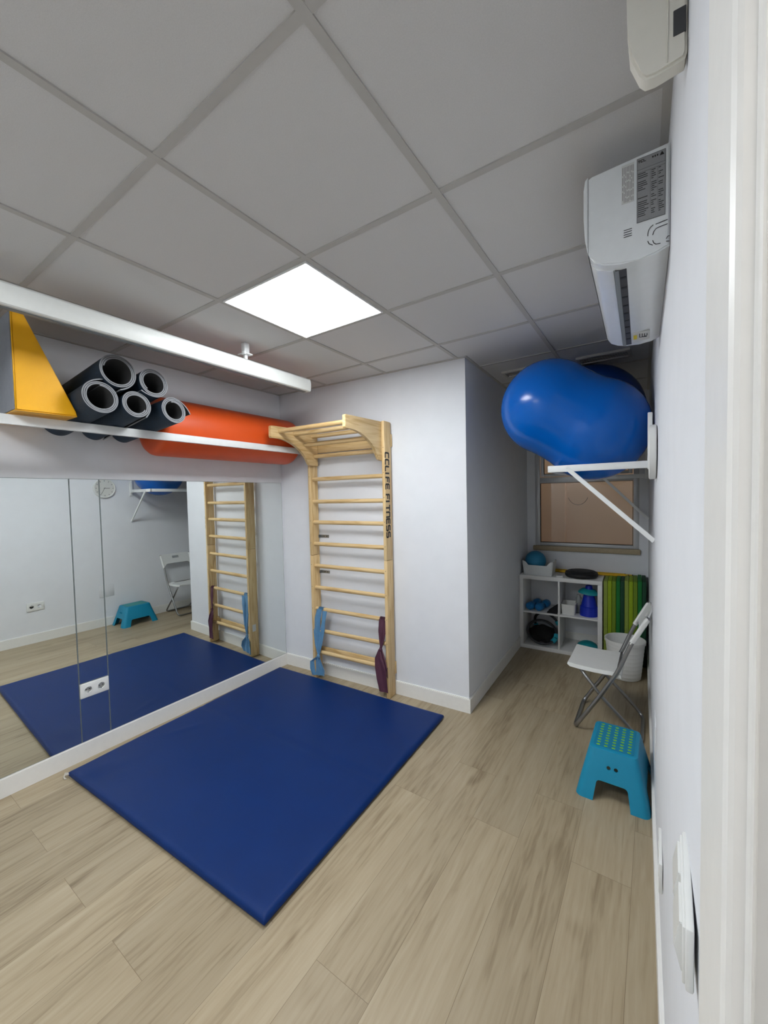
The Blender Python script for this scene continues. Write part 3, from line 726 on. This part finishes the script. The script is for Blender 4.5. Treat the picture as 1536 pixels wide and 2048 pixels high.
# peanut ball
A = Vector((2.418, .118, 2.176)); B = Vector((2.666, .175, 2.014)); ra, rb = .300, .313
ax = B-A; D = ax.length
prof = []
n = 60
for i in range(n+1):
    s = -ra + (D+ra+rb)*(.5-.5*math.cos(PI*i/n))
    va = math.sqrt(max(0, ra*ra-s*s)) if abs(s) <= ra else 0
    vb = math.sqrt(max(0, rb*rb-(s-D)**2)) if abs(s-D) <= rb else 0
    r = max(va, vb)
    mid = .5*(1-math.cos(2*PI*min(1, max(0, s/D)))) if 0 < s < D else 0
    k = .03
    # the waist: close to the straight hull between the lobes, slightly drawn in
    hu = ra+(rb-ra)*s/D
    if 0 < s < D: r = max(r, hu-.012*math.sin(PI*s/D))
    prof.append((r if 0 < i < n else 0, s))
bm = bmesh.new(); lathe(bm, prof, 72)
z = ax.normalized(); x = z.orthogonal().normalized(); y = z.cross(x); mm = Matrix((x, y, z)).transposed().to_4x4(); mm.translation = A
o = obj('peanut_ball', bm, 'ball', smooth=True); o.matrix_world = mm
tag(o, 'large glossy bright blue peanut-shaped ball resting on the bracket shelf', 'exercise ball')
bm = bmesh.new(); bmesh.ops.create_uvsphere(bm, u_segments=64, v_segments=32, radius=.366)
o = obj('exercise_ball', bm, 'ball2', smooth=True); o.location = (2.573, .838, 2.224); tag(o, 'dark blue round ball behind the peanut ball on the bracket shelf', 'exercise ball')

# ------------------------------------------------------------------ air conditioner
ya, yb = -1.35, -.605
t = thing('air_conditioner', 'white wall-mounted air conditioner high on the right wall with labels on its end', 'air conditioner', (wx((ya+yb)/2), (ya+yb)/2, 0), math.atan(WR)*-1)
hy = (yb-ya)/2
# profile (x = minus distance from wall, z)
ap = [(-.001, 2.522), (-.182, 2.512), (-.1905, 2.508), (-.1905, 2.30), (-.186, 2.291), (-.175, 2.272), (-.150, 2.258), (-.113, 2.249), (-.07, 2.247), (-.03, 2.251), (-.001, 2.262)]
bm = bmesh.new(); prism(bm, ap, 1, -hy, hy, bev=.004); body = obj('body', bm, 'ac', t, 40)
fp = [(-.1915, 2.515), (-.199, 2.508), (-.2025, 2.48), (-.2025, 2.40), (-.199, 2.34), (-.1915, 2.298)]
bm = bmesh.new(); prism(bm, fp, 1, -hy+.001, hy-.001, bev=.002); obj('front_panel', bm, 'ac', t, 40)
# underside: louver flap, dark outlet, lip
bm = bmesh.new(); prism(bm, [(-.187, 2.289), (-.186, 2.285), (-.170, 2.264), (-.130, 2.2505), (-.129, 2.2535), (-.168, 2.268)], 1, -hy+.035, hy-.022); obj('louver', bm, 'ac', t, 40)
bm = bmesh.new(); box(bm, (-.126, -hy+.035, 2.2475), (-.098, hy-.022, 2.262)); obj('air_outlet', bm, 'dgrey', t, label='dark air outlet slot')
bm = bmesh.new(); box(bm, (-.1285, -hy+.035, 2.2455), (-.117, hy-.022, 2.2478)); 
obj('outlet_lip', bm, 'mgrey', t)
for k in range(9):
    bm = bmesh.new(); y = -hy+.08+k*.07; box(bm, (-.115, y, 2.2462), (-.100, y+.010, 2.2478), mx=Matrix.Translation((0, y, 0)) @ Matrix.Rotation(.0, 4, 'Z') @ Matrix.Translation((0, -y, 0)))
    obj('outlet_fin', bm, 'dark', t)
bm = bmesh.new(); box(bm, (-.092, hy-.16, 2.2450), (-.035, hy-.06, 2.2472)); st = obj('energy_sticker', bm, 'label2', t, label='white energy sticker with a yellow tab')
bm = bmesh.new(); box(bm, (-.090, hy-.135, 2.2444), (-.078, hy-.085, 2.2452)); obj('sticker_tab', bm, 'ylabel', st)
bm = bmesh.new()
for k in range(4): box(bm, (-.070+.008*k, hy-.145+.004*k, 2.2444), (-.067+.008*k, hy-.12-.003*k+.02, 2.2452))
prism(bm, [(-.072, hy-.10), (-.045, hy-.108), (-.045, hy-.092)], 2, 2.2444, 2.2452)
obj('sticker_print', bm, 'ink', st)
# labels on the end face (local x towards wall, z up, face at y=-hy)
ye = -hy-.0006
def ex_(x): return x-wx(-1.352)         # world x -> local distance from wall plane
def quad(x0, z0, x1, z1, y=ye, th=.0006): box(bm, (x0, y-th, z0), (x1, y, z1))
bm = bmesh.new(); quad(ex_(2.945), 2.342, ex_(3.008), 2.508); lb = obj('rating_label', bm, 'label', t, label='grey rating plate with small print')
bm = bmesh.new()
x0, x1 = ex_(2.945), ex_(3.008)
quad(x0, 2.3420, x1, 2.3428, ye-.0006, .0002); quad(x0, 2.5072, x1, 2.508, ye-.0006, .0002); quad(x0, 2.342, x0+.0008, 2.508, ye-.0006, .0002); quad(x1-.0008, 2.342, x1, 2.508, ye-.0006, .0002)
for zc_ in (2.478, 2.470): quad(x0, zc_, x1, zc_+.0005, ye-.0006, .0002)
for xc_ in (x0+.030, x0+.046): quad(xc_, 2.372, xc_+.0004, 2.470, ye-.0006, .0002)
rnd = random.Random(3)
for k in range(22):
    zz = 2.466-k*.0052
    for a, b in ((.002, .028), (.032, .045), (.048, .061)):
        if rnd.random() < .85: quad(x0+a, zz, x0+a+(b-a)*rnd.uniform(.35, .95), zz+.0018, ye-.0006, .0002)
# warning triangle and marks in the upper corner
for k in range(3): quad(x0+.034+k*.005, 2.497, x0+.037+k*.005, 2.5015, ye-.0006, .0002)
prism(bm, [(x0+.050, 2.4955), (x0+.060, 2.4955), (x0+.055, 2.505)], 1, ye-.0009, ye-.0006)
obj('label_print', bm, 'grey_ink' if False else 'ink', lb)
GT = {'T': GL['T'], 'C': GL['C'], 'L': GL['L']}
bm = bmesh.new(); strokes('TCL', 1, .0044, .34, lambda x, y, tt: (x0+.003+x, ye-.0007-tt, 2.4965+y), bm, .0003); obj('brand_lettering', bm, 'ink', lb, label='bold letters TCL')
bm = bmesh.new(); quad(ex_(2.910), 2.404, ex_(2.939), 2.506); l2 = obj('info_sticker', bm, 'label2', t)
bm = bmesh.new(); xs = ex_(2.910)
for k in range(8):
    zt_ = 2.500; x_ = xs+.002+k*.0034
    zz = zt_
    while zz > 2.412:
        ln = rnd.uniform(.008, .03); quad(x_, max(zz-ln, 2.407), x_+.0012, zz, ye-.0006, .0002); zz -= ln+.004
obj('sticker_print', bm, 'grey_ink', l2)
bm = bmesh.new()
for k in range(4): quad(ex_(2.915), 2.333-k*.006, ex_(2.934), 2.3345-k*.006)
def path2(pts, w=.0016):
    for (a, b), (c, d) in zip(pts, pts[1:]):
        v = Vector((c-a, d-b)); 
        if v.length < 1e-6: continue
        v.normalize(); nx, nz = -v.y*w/2, v.x*w/2
        prism(bm, [(ex_(a)+nx, b+nz), (ex_(c)+nx, d+nz), (ex_(c)-nx, d-nz), (ex_(a)-nx, b-nz)], 1, ye-.0006, ye)
path2([(2.970, 2.300), (2.9705, 2.308), (2.972, 2.315), (2.976, 2.321), (2.982, 2.325)]); path2([(2.987, 2.3245), (3.013, 2.327)])
path2([(2.981, 2.299), (2.983, 2.307), (2.988, 2.313), (2.996, 2.315), (3.013, 2.316)])
path2([(2.970, 2.287), (2.973, 2.279), (2.981, 2.273)]); path2([(2.981, 2.285), (2.983, 2.278), (2.988, 2.273), (2.998, 2.272)])
path2([(3.010, 2.279), (3.013, 2.284), (3.017, 2.285)]); path2([(3.010, 2.273), (3.017, 2.271)])
obj('knockout_slots', bm, 'dark', t)

# second white unit over the doorway
t = thing('wall_unit', 'rounded off-white plastic unit at the top edge of the picture on the right wall', 'wall unit', (wx(-1.82), -1.82, 2.315), -math.atan(WR))
bm = bmesh.new()
prism(bm, [(-.066, .012), (-.058, .002), (-.044, 0), (-.004, .006), (-.001, .015), (-.001, .23), (-.083, .23), (-.086, .2), (-.084, .10), (-.080, .05)], 1, 0, .03, bev=.004)
bmesh.ops.bevel(bm, geom=[], offset=0) if False else None
obj('housing', bm, 'beige_plastic', t, 60)
bm = bmesh.new(); box(bm, (-.020, -.0012, .045), (-.003, .002, .085), .001); obj('sensor_window', bm, 'dgrey', t, label='small dark window')
bm = bmesh.new(); tube(bm, [(-.028, -.0006, .01), (-.027, -.0006, .12), (-.020, -.0006, .22)], .0012, 6); obj('housing_ridge', bm, 'beige_plastic', t, True)

# ------------------------------------------------------------------ clock on the right wall
t = thing('wall_clock', 'round off-white wall clock on the right wall, seen in the mirror', 'clock', (wx(-.370)-.001, -.370, 1.806), rot=(0, -PI/2, 0))
# local z points away from the wall (-x world); local x is up
bm = bmesh.new(); lathe(bm, [(0, 0), (.120, 0), (.127, .004), (.128, .026), (.123, .031), (.115, .030), (.112, .020), (0, .020)], 48); obj('case', bm, 'white', t, 40)
bm = bmesh.new(); lathe(bm, [(.1115, .0203), (.1115, .0212), (0, .0212)], 48); obj('dial', bm, 'clockface', t)
for k in range(12):
    bm = bmesh.new(); a = k*PI/6; box(bm, (.088, -.004, .0213), (.104, .004, .0218), mx=Matrix.Rotation(a, 4, 'Z'))
    obj('hour_mark', bm, 'label', t)
# local x up; local y: world -y direction? chosen so the hands match the mirror image
for nm, ang, ln, w in (('hour_hand', -PI/2, .060, .005), ('minute_hand', -PI*1.155, .088, .004)):
    bm = bmesh.new(); box(bm, (-.012, -w/2, .0225), (ln, w/2, .0235), mx=Matrix.Rotation(-ang, 4, 'Z')); obj(nm, bm, 'dgrey', t)

# ------------------------------------------------------------------ cube shelf in the alcove
SA = .0343
KX, KY = 1.806, 1.600
CS = thing('cube_shelf', 'white four-compartment cube shelf under the window', 'shelf unit', (KX, KY, 0), SA)
S, DP, TO, TI = .77, .385, .039, .016
for nm, lo, hi in (('side_panel', (0, 0, TO), (TO, DP, S-TO)), ('side_panel', (S-TO, 0, TO), (S, DP, S-TO)), ('top_panel', (0, 0, S-TO), (S, DP, S)), ('bottom_panel', (0, 0, 0.0), (S, DP, TO)),
                   ('divider', (S/2-TI/2, .004, TO), (S/2+TI/2, DP, S-TO)), ('inner_shelf', (TO, .004, S/2-TI/2), (S/2-TI/2, DP, S/2+TI/2)), ('inner_shelf', (S/2+TI/2, .004, S/2-TI/2), (S-TO, DP, S/2+TI/2))):
    bm = bmesh.new(); box(bm, lo, hi, .0015); obj(nm, bm, 'shelf', CS, 30)
SM = Matrix.Translation((KX, KY, 0)) @ Matrix.Rotation(SA, 4, 'Z')
def sl(x, y, z): return tuple(SM @ Vector((x, y, z)))
def sthing(name, label, cat, x, y, z, rz=0, group=None): return thing(name, label, cat, sl(x, y, z), SA+rz, group)
ZU = S/2+TI/2          # top of the inner shelf

def basket(t, w, d, h, material, notch=True, taper=.9, name='basket_shell'):
    """open tapered box with a scooped front edge"""
    bm = bmesh.new(); n = 5
    lo = rrect(-w/2*taper, -d/2*taper, w/2*taper, d/2*taper, .02, n); hi = rrect(-w/2, -d/2, w/2, d/2, .024, n)
    def topz(x, y):
        if not notch: return h
        if abs(x) < w*.30: return h*.72
        if abs(x) < w*.40: return h*(.72+.28*(abs(x)-w*.30)/(w*.10))
        return h
    def densify(p):
        out = []
        for a, b in zip(p, p[1:]+p[:1]):
            L = math.dist(a, b); k = max(1, int(L/.012))
            for i in range(k): out.append((a[0]+(b[0]-a[0])*i/k, a[1]+(b[1]-a[1])*i/k))
        return out
    # same parameterisation for both loops
    hi2 = densify(hi); lo2 = [(p[0]*taper, p[1]*taper) for p in hi2]
    v0 = [bm.verts.new((p[0], p[1], 0)) for p in lo2]; v1 = [bm.verts.new((p[0], p[1], topz(*p))) for p in hi2]
    ri = [bm.verts.new((p[0]*(1-.006/w*2), p[1]*(1-.006/d*2), topz(*p))) for p in hi2]; rb = [bm.verts.new((p[0]*.97, p[1]*.97, .003)) for p in lo2]
    N = len(v0)
    for k in range(N):
        j = (k+1) % N
        bm.faces.new((v0[k], v0[j], v1[j], v1[k])); bm.faces.new((v1[k], v1[j], ri[j], ri[k])); bm.faces.new((ri[k], ri[j], rb[j], rb[k]))
    bm.faces.new(v0[::-1]); bm.faces.new(rb)
    return obj(name, bm, material, t, 35)
t = sthing('storage_basket', 'white plastic basket on top of the cube shelf at its left end', 'basket', .175, .15, S)
basket(t, .31, .24, .145, 'basket')
bm = bmesh.new(); bmesh.ops.create_uvsphere(bm, u_segments=32, v_segments=20, radius=.105)
o = obj('soft_ball', bm, 'softball', smooth=True); o.location = sl(.135, .15, S+.005+.13); tag(o, 'dull blue soft ball sitting in the white basket on the cube shelf', 'ball')
t = sthing('remote_control', 'small white remote control lying beside the white basket', 'remote control', .385, .06, S, .15)
bm = bmesh.new(); box(bm, (-.030, -.035, 0), (.030, .035, .016), .004); obj('body', bm, 'white', t, 40)
bm = bmesh.new(); box(bm, (-.018, -.0, .016), (.018, .025, .0165)); obj('display', bm, 'mgrey', t)
# balance disc
t = sthing('balance_disc', 'black inflated balance disc lying on the cube shelf', 'balance disc', .575, .152, S)
bm = bmesh.new(); lathe(bm, [(0, .012), (.10, .003), (.138, .004), (.149, .014), (.152, .028), (.149, .040), (.138, .052), (.10, .062), (.04, .066), (0, .066)], 48)
obj('disc_body', bm, 'ringblack', t, 50)
bm = bmesh.new()
for r_, z_ in ((.144, .048), (.125, .0575), (.105, .0615)): tube(bm, [(r_*math.cos(2*PI*k/40), r_*math.sin(2*PI*k/40), z_) for k in range(40)], .004, 6, closed=True)
obj('grip_rings', bm, 'ringblack', t, True)
# yellow sticks
for i, (x0, x1, y, z, lab) in enumerate(((.16, .955, .371, .0125, 'rearmost yellow stick lying along the back of the cube shelf'), (.25, 1.02, .345, .0125, 'longest-reaching yellow stick on the cube shelf, its tip near the dark green foam'), (.20, .985, .319, .0125, 'front yellow stick lying behind the black balance disc'))):
    t = sthing('yellow_stick', lab, 'stick', x0, y, S+z+.0005, 0, 'yellow sticks on the cube shelf')
    bm = bmesh.new(); tube(bm, [(0, 0, 0), (x1-x0-.012, 0, 0)], .0125, 12); obj('shaft', bm, 'sticky', t, 50)
    bm = bmesh.new(); tube(bm, [(x1-x0-.012, 0, 0), (x1-x0, 0, 0)], .0127, 12); obj('end_cap', bm, 'dark', t, 50)
# dumbbells
def dumbbell(x, y, rz, label):
    t = sthing('dumbbell', label, 'dumbbell', x, y, ZU+.042, rz, 'blue dumbbells in the upper left compartment')
    R_ = Matrix.Rotation(-PI/2, 4, 'X')
    for nm, a, b in (('head', -.125, -.030), ('head', .030, .125)):
        bm = bmesh.new(); s = 1 if a > 0 else 1
        lathe(bm, [(0, a), (.028, a), (.037, a+.010), (.041, a+.02), (.041, b-.02), (.037, b-.008), (.026, b), (0, b)], 16, R_); obj(nm, bm, 'dumb', t, 40)
    bm = bmesh.new(); lathe(bm, [(.016, -.03), (.020, 0), (.016, .03)], 14, R_); obj('handle', bm, 'dumb', t, 50)
dumbbell(.115, .155, -.22, 'left of the two blue dumbbells in the upper left compartment')
dumbbell(.205, .155, -.22, 'right of the two blue dumbbells in the upper left compartment')
bm = bmesh.new()
v = [bm.verts.new(p) for p in ((-.05, -.07, 0), (.05, -.07, 0), (.05, .07, 0), (-.05, .07, 0), (.045, -.01, .085), (.045, .03, .085), (.0, -.02, .05))]
bmesh.ops.convex_hull(bm, input=v); bmesh.ops.subdivide_edges(bm, edges=bm.edges[:], cuts=2, use_grid_fill=True)
for w_ in bm.verts: w_.co.x += .003*math.sin(w_.co.z*90+w_.co.y*60)
o = obj('fabric_pouch', bm, 'bag', smooth=60); o.location = sl(.316, .09, ZU+.001); o.rotation_euler = (0, 0, SA); tag(o, 'small black folded pouch beside the divider of the cube shelf', 'pouch')
# small white box
t = sthing('small_box', 'small open white plastic box in the upper right compartment', 'box', .465, .14, ZU, 0)
basket(t, .135, .20, .105, 'bin', False, .9, 'box_shell')
# clear bottle
t = sthing('clear_jar', 'pale clear plastic jar behind the small white box', 'jar', .545, .20, ZU)
bm = bmesh.new(); lathe(bm, [(0, 0), (.028, 0), (.030, .03), (.026, .06), (.030, .09), (.024, .12), (.028, .15), (.018, .165), (.018, .18), (0, .18)], 20); obj('jar_body', bm, 'clear', t, 50)
# cones
def cone_at(label, x, y, z, top, rb, rt, h):
    t = sthing('training_cone', label, 'cone', x, y, z, 0, 'training cones in the upper right compartment')
    bm = bmesh.new(); lathe(bm, [(rb*1.0, 0), (rb, .012), (rb*.96, .09), (rb*.86, .095), (rt, h), (rt*.7, h), (rb*.8, .09), (rb*.85, .0)], 32); obj('cone_body', bm, 'cone', t, 40)
    return t
cone_at('royal blue training cone in the upper right compartment under a turquoise disc', .645, .135, ZU, 0, .083, .028, .300)
bm = bmesh.new(); lathe(bm, [(.036, .045), (.060, .040), (.092, .010), (.095, .0), (.091, .004), (.058, .034), (.036, .040)], 36)
o = obj('marker_disc', bm, 'disc', smooth=40); o.location = sl(.640, .135, ZU+.222); o.rotation_euler = (0, .10, 0); tag(o, 'turquoise marker disc slipped over the royal blue cone', 'marker disc')
t = sthing('marker_disc', 'turquoise domed marker disc in the empty lower right compartment', 'marker disc', .625, .20, TO)
bm = bmesh.new(); lathe(bm, [(.018, .058), (.024, .066), (.055, .058), (.085, .038), (.103, .010), (.105, 0), (.100, .003), (.080, .032), (.05, .050), (.018, .055)], 36); obj('disc_body', bm, 'disc', t, 50)
bm = bmesh.new(); lathe(bm, [(.023, .050), (.017, .056), (0, .054)], 20); obj('hole_inside', bm, 'dgrey', t)
# pilates rings and bag in the lower left compartment
def ring(label, x, y, z, R_, tilt, rz, pads):
    t = thing('pilates_ring', label, 'exercise ring', sl(x, y, z), group='exercise rings in the lower left compartment', rot=(tilt, 0, SA+rz))
    bm = bmesh.new(); tube(bm, [(R_*math.cos(2*PI*k/48), 0, R_*math.sin(2*PI*k/48)) for k in range(48)], .010, 8, closed=True, flat=1.4); obj('hoop', bm, 'ringgrey', t, True)
    for a in pads:
        bm = bmesh.new(); n_ = 8
        tube(bm, [((R_)*math.cos(a+(k-n_/2)*.04), 0, (R_)*math.sin(a+(k-n_/2)*.04)) for k in range(n_+1)], .0165, 10, flat=1.5); obj('grip_pad', bm, 'aqua', t, 50)
ring('exercise ring leaning at the back of the lower left compartment', .225, .26, TO+.165, .135, .30, -.3, (.35, 3.5))
ring('exercise ring lying slanted in front of the black bag', .205, .10, TO+.125, .142, -.9, .35, (-.75, -.35))
bm = bmesh.new(); bmesh.ops.create_icosphere(bm, subdivisions=4, radius=1)
for v in bm.verts:
    d = v.co.copy(); v.co = Vector((d.x*.145, d.y*.13, d.z*.088))*(1+.10*math.sin(d.x*5+1)*math.cos(d.y*4)+.05*math.sin(d.z*9+d.x*7))
    v.co.z = max(v.co.z, -.07)
o = obj('black_bag', bm, 'bag', smooth=True); o.location = sl(.195, .20, TO+.071); tag(o, 'slumped black fabric bag in the lower left compartment', 'bag')

# ------------------------------------------------------------------ green foam panels
cols = ['g_pale', 'g_lime', 'g_olive', 'g_green', 'g_dark', 'g_pale', 'g_lime', 'g_olive', 'g_green', 'g_dark']
labs = ['pale olive foam panel standing directly against the cube shelf', 'bright lime foam panel second from the cube shelf', 'olive green foam panel third from the cube shelf, left of the grass green one',
        'grass green foam panel in the middle of the row, fourth from the cube shelf', 'dark green foam panel fifth from the cube shelf, before the second pale panel', 'pale olive foam panel in the middle of the row, right of a dark green one',
        'bright lime foam panel seventh from the cube shelf, behind the folding chair', 'olive green foam panel eighth from the cube shelf, behind the chair backrest', 'grass green foam panel next to last before the right wall', 'dark green foam panel nearest the right wall']
hs = [.772, .778, .776, .782, .782, .790, .788, .786, .794, .792]
x = S+.010
for k in range(10):
    w = .0325 if k not in (4, 9) else .031
    t = sthing('foam_panel', labs[k], 'foam panel', x, .02+.003*(k % 3), 0, 0, 'green foam panels beside the cube shelf')
    bm = bmesh.new(); lean = 0
    box(bm, (0, 0, .001), (w, .36, hs[k]), .004)
    for v in bm.verts:
        if v.co.z > .4 and v.co.y < .1: v.co.x += lean
    obj('foam_core', bm, cols[k], t, 40)
    bm = bmesh.new(); box(bm, (w*.46, -.0008, .02), (w*.54, .001, hs[k]-.03)); obj('seam', bm, cols[k], t)
    x += w+.0022

# ------------------------------------------------------------------ waste bin
t = thing('waste_bin', 'round white plastic bin behind the folding chair', 'bin', (2.775, 1.375, 0))
bm = bmesh.new()
rb, rt, h = .120, .151, .335
pr = [(0, 0), (rb-.008, 0), (rb, .006)]
for k in range(1, 9):
    z = h*k/9.5; r_ = rb+(rt-rb)*z/h; pr += [(r_, z-.004), (r_+.0012, z), (r_, z+.004)]
pr += [(rt, h-.028), (rt+.005, h-.026), (rt+.006, h-.002), (rt+.003, h), (rt-.003, h-.002), (rb-.003, .006), (0, .006)]
lathe(bm, pr, 56); obj('bin_body', bm, 'bin', t, 30)

# ------------------------------------------------------------------ folding chair (world coordinates about its base)
FC = thing('folding_chair', 'white folding chair with grey steel frame against the right wall', 'chair', (2.72, .5, 0))
def cc(x, y, z): return (x-2.72, y-.5, z)
ya0, ya1 = .292, .712; yb0, yb1 = .322, .682
pa = [(2.962, .835), (2.868, .655), (2.790, .447), (2.688, .262), (2.540, .013)]
side0 = fillet([cc(x, ya0, z) for x, z in pa], .06, 5); side1 = fillet([cc(x, ya1, z) for x, z in pa], .06, 5)
low = fillet([side0[-1]+Vector((.02, 0, .033))*0, Vector(cc(2.538, ya0, .012)), Vector(cc(2.530, ya1, .012)), side1[-1]], .05, 6)
path = [Vector(p) for p in side0[:-1]]
full = fillet([cc(pa[0][0], ya0, pa[0][1]), cc(*[2.868, ya0, .655]), cc(2.790, ya0, .447), cc(2.688, ya0, .262), cc(2.537, ya0, .012), cc(2.537, ya1, .012), cc(2.688, ya1, .262), cc(2.790, ya1, .447), cc(2.868, ya1, .655), cc(pa[0][0], ya1, pa[0][1])], .05, 6)
bm = bmesh.new(); tube(bm, full, .0105, 10, flat=1.25); obj('back_frame', bm, 'steel', FC, True)
full = fillet([cc(2.560, yb0, .428), cc(2.688, yb0, .262), cc(2.835, yb0, .115), cc(2.925, yb0, .012), cc(2.925, yb1, .012), cc(2.835, yb1, .115), cc(2.688, yb1, .262), cc(2.560, yb1, .428)], .05, 6)
bm = bmesh.new(); tube(bm, full, .0095, 10, flat=1.2); tube(bm, [cc(2.562, yb0, .426), cc(2.562, yb1, .426)], .008, 8); obj('seat_frame', bm, 'steel', FC, True)
bm = bmesh.new()
for y in (.306, .698): tube(bm, [cc(2.688, y-.022, .262), cc(2.688, y+.022, .262)], .006, 8)
obj('pivot', bm, 'steel', FC, True)
bm = bmesh.new(); tube(bm, [cc(2.79, ya0, .440), cc(2.79, ya1, .440)], .008, 8); obj('cross_bar', bm, 'steel', FC, True)
# seat: thin shell with turned-down edges
bm = bmesh.new()
def seatp(u, v): # u along x 0..1 (front to rear), v along y
    x = 2.492+.318*u; y = .305+.392*v
    z = .452-.008*math.sin(PI*u)-.004*math.sin(PI*v)-.004*u
    e = min(v, 1-v)*.392
    if u > .86: z -= (u-.86)**2*.9
    return x, y, z
nu, nv = 20, 20; G = {}
for i in range(nu+1):
    for j in range(nv+1): G[i, j] = bm.verts.new(cc(*seatp(i/nu, j/nv)))
for i in range(nu):
    for j in range(nv): bm.faces.new((G[i, j], G[i+1, j], G[i+1, j+1], G[i, j+1]))
rim = [(i, 0) for i in range(nu+1)]+[(nu, j) for j in range(1, nv+1)]+[(i, nv) for i in range(nu-1, -1, -1)]+[(0, j) for j in range(nv-1, 0, -1)]
lowv = []
for k in rim:
    p = G[k].co; d = Vector((p.x-(2.65-2.72), p.y, 0)).normalized(); depth = .026 if k[0] != 0 else .014
    if k[0] == nu: depth = .022
    lowv.append(bm.verts.new(p+d*.004-Vector((0, 0, depth))))
for k in range(len(rim)): bm.faces.new((G[rim[k]], G[rim[(k+1) % len(rim)]], lowv[(k+1) % len(rim)], lowv[k]))
bmesh.ops.recalc_face_normals(bm, faces=bm.faces[:])
bmesh.ops.solidify(bm, geom=bm.faces[:], thickness=.003)
obj('seat', bm, 'white', FC, 45)
# backrest: curved plate with a hand hole, wrapping both tubes
def backp(s, tt):   # s across 0..1, tt up 0..1
    y = ya0-.014+(ya1-ya0+.028)*s
    k = math.sin(PI*s)
    lowz = .655+.055*min(1, k*2.2)      # arched lower edge
    z = lowz+(.842-lowz)*tt
    x = 2.868+(z-.655)*.52+.014*k-.010
    return x, y, z
bm = bmesh.new(); ns, nt_ = 28, 12; G = {}
hole = lambda s, tt: .38 < s < .62 and .50 < tt < .74
for i in range(ns+1):
    for j in range(nt_+1):
        s, tt = i/ns, j/nt_
        x, y, z = backp(s, tt)
        e = min(s, 1-s)*(ya1-ya0)
        if e < .025 and tt > .7: z -= (1-e/.025)**2*.02*(tt-.7)/.3
        G[i, j] = bm.verts.new(cc(x, y, z))
for i in range(ns):
    for j in range(nt_):
        if hole((i+.5)/ns, (j+.5)/nt_): continue
        bm.faces.new((G[i, j], G[i+1, j], G[i+1, j+1], G[i, j+1]))
bmesh.ops.recalc_face_normals(bm, faces=bm.faces[:]); bmesh.ops.solidify(bm, geom=bm.faces[:], thickness=.008)
obj('backrest', bm, 'white', FC, 45)
for y in (ya0, ya1):
    bm = bmesh.new(); tube(bm, [cc(2.872, y, .662), cc(2.950, y, .815), cc(2.957, y, .828)], [.0128, .0128, .010], 12, flat=1.25); obj('backrest_sleeve', bm, 'white', FC, 50)

# ------------------------------------------------------------------ step stool
t = thing('step_stool', 'turquoise plastic step stool with green dots beside the right wall', 'step stool', (2.812, -.143, 0), -.015)
bm = bmesh.new()
levels = [(0, .170, .222, .034), (.008, .1685, .2205, .034), (.10, .148, .192, .034), (.235, .116, .152, .030), (.246, .112, .148, .028), (.250, .105, .141, .024)]
loops = []
for z, hx, hy_, r_ in levels:
    loops.append([bm.verts.new((p[0], p[1], z)) for p in rrect(-hx, -hy_, hx, hy_, r_, 5)])
for A_, B_ in zip(loops, loops[1:]):
    n_ = len(A_)
    for k in range(n_): bm.faces.new((A_[k], A_[(k+1) % n_], B_[(k+1) % n_], B_[k]))
bm.faces.new(loops[-1])
inner = []
for z, hx, hy_, r_ in reversed(levels[:4]):
    zz = z if z < .2 else .238
    inner.append([bm.verts.new((p[0], p[1], min(zz, .24))) for p in rrect(-hx+.006, -hy_+.006, hx-.006, hy_-.006, r_-.004, 5)])
bm.faces.new(inner[0][::-1])
for A_, B_ in zip(inner, inner[1:]):
    n_ = len(A_)
    for k in range(n_): bm.faces.new((A_[k], A_[(k+1) % n_], B_[(k+1) % n_], B_[k]))
A_, B_ = inner[-1], loops[0]; n_ = len(A_)
for k in range(n_): bm.faces.new((A_[k], A_[(k+1) % n_], B_[(k+1) % n_], B_[k]))
st = obj('stool_body', bm, 'teal', t)
def arch(w0, w1, h, r=.018):
    p = fillet([(-w0, -.02, 0), (-w0, 0, 0), (-w1, h, 0), (w1, h, 0), (w0, 0, 0), (w0, -.02, 0)], r, 4); return [(v.x, v.y) for v in p]
bc = bmesh.new(); prism(bc, arch(.086, .070, .102), 1, -.3, .3); boolean(st, bc)
bc = bmesh.new(); prism(bc, arch(.138, .112, .088), 0, -.3, .3); boolean(st, bc)
for s in (-1, 1):
    bc = bmesh.new(); 
    for yy in (-1, 1): tube(bc, [(s*.017, yy*.12, .170), (s*.017, yy*.24, .170)], .0095, 16)
    boolean(st, bc)
st.data.materials.clear(); st.data.materials.append(M['teal']); st.data.shade_smooth(); st.data.set_sharp_from_angle(angle=math.radians(38))
bm = bmesh.new(); prism(bm, rrect(-.094, -.130, .094, .130, .016), 2, .2498, .2512); obj('tread', bm, 'tealmat', t)
bm = bmesh.new()
for i in range(5):
    for j in range(9):
        x_, y_ = -.072+.036*i, -.112+.028*j
        lathe(bm, [(.0082, 0), (.0066, .0018), (0, .0022)], 10, Matrix.Translation((x_, y_, .2511)) @ Matrix.Diagonal((1.15, .8, 1, 1)))
obj('grip_dots', bm, 'lime', t, label='lime green grip dots')
bm = bmesh.new()
def rimline(hx, hy_, z, r_): return [(p[0], p[1], z) for p in rrect(-hx, -hy_, hx, hy_, r_, 5)]
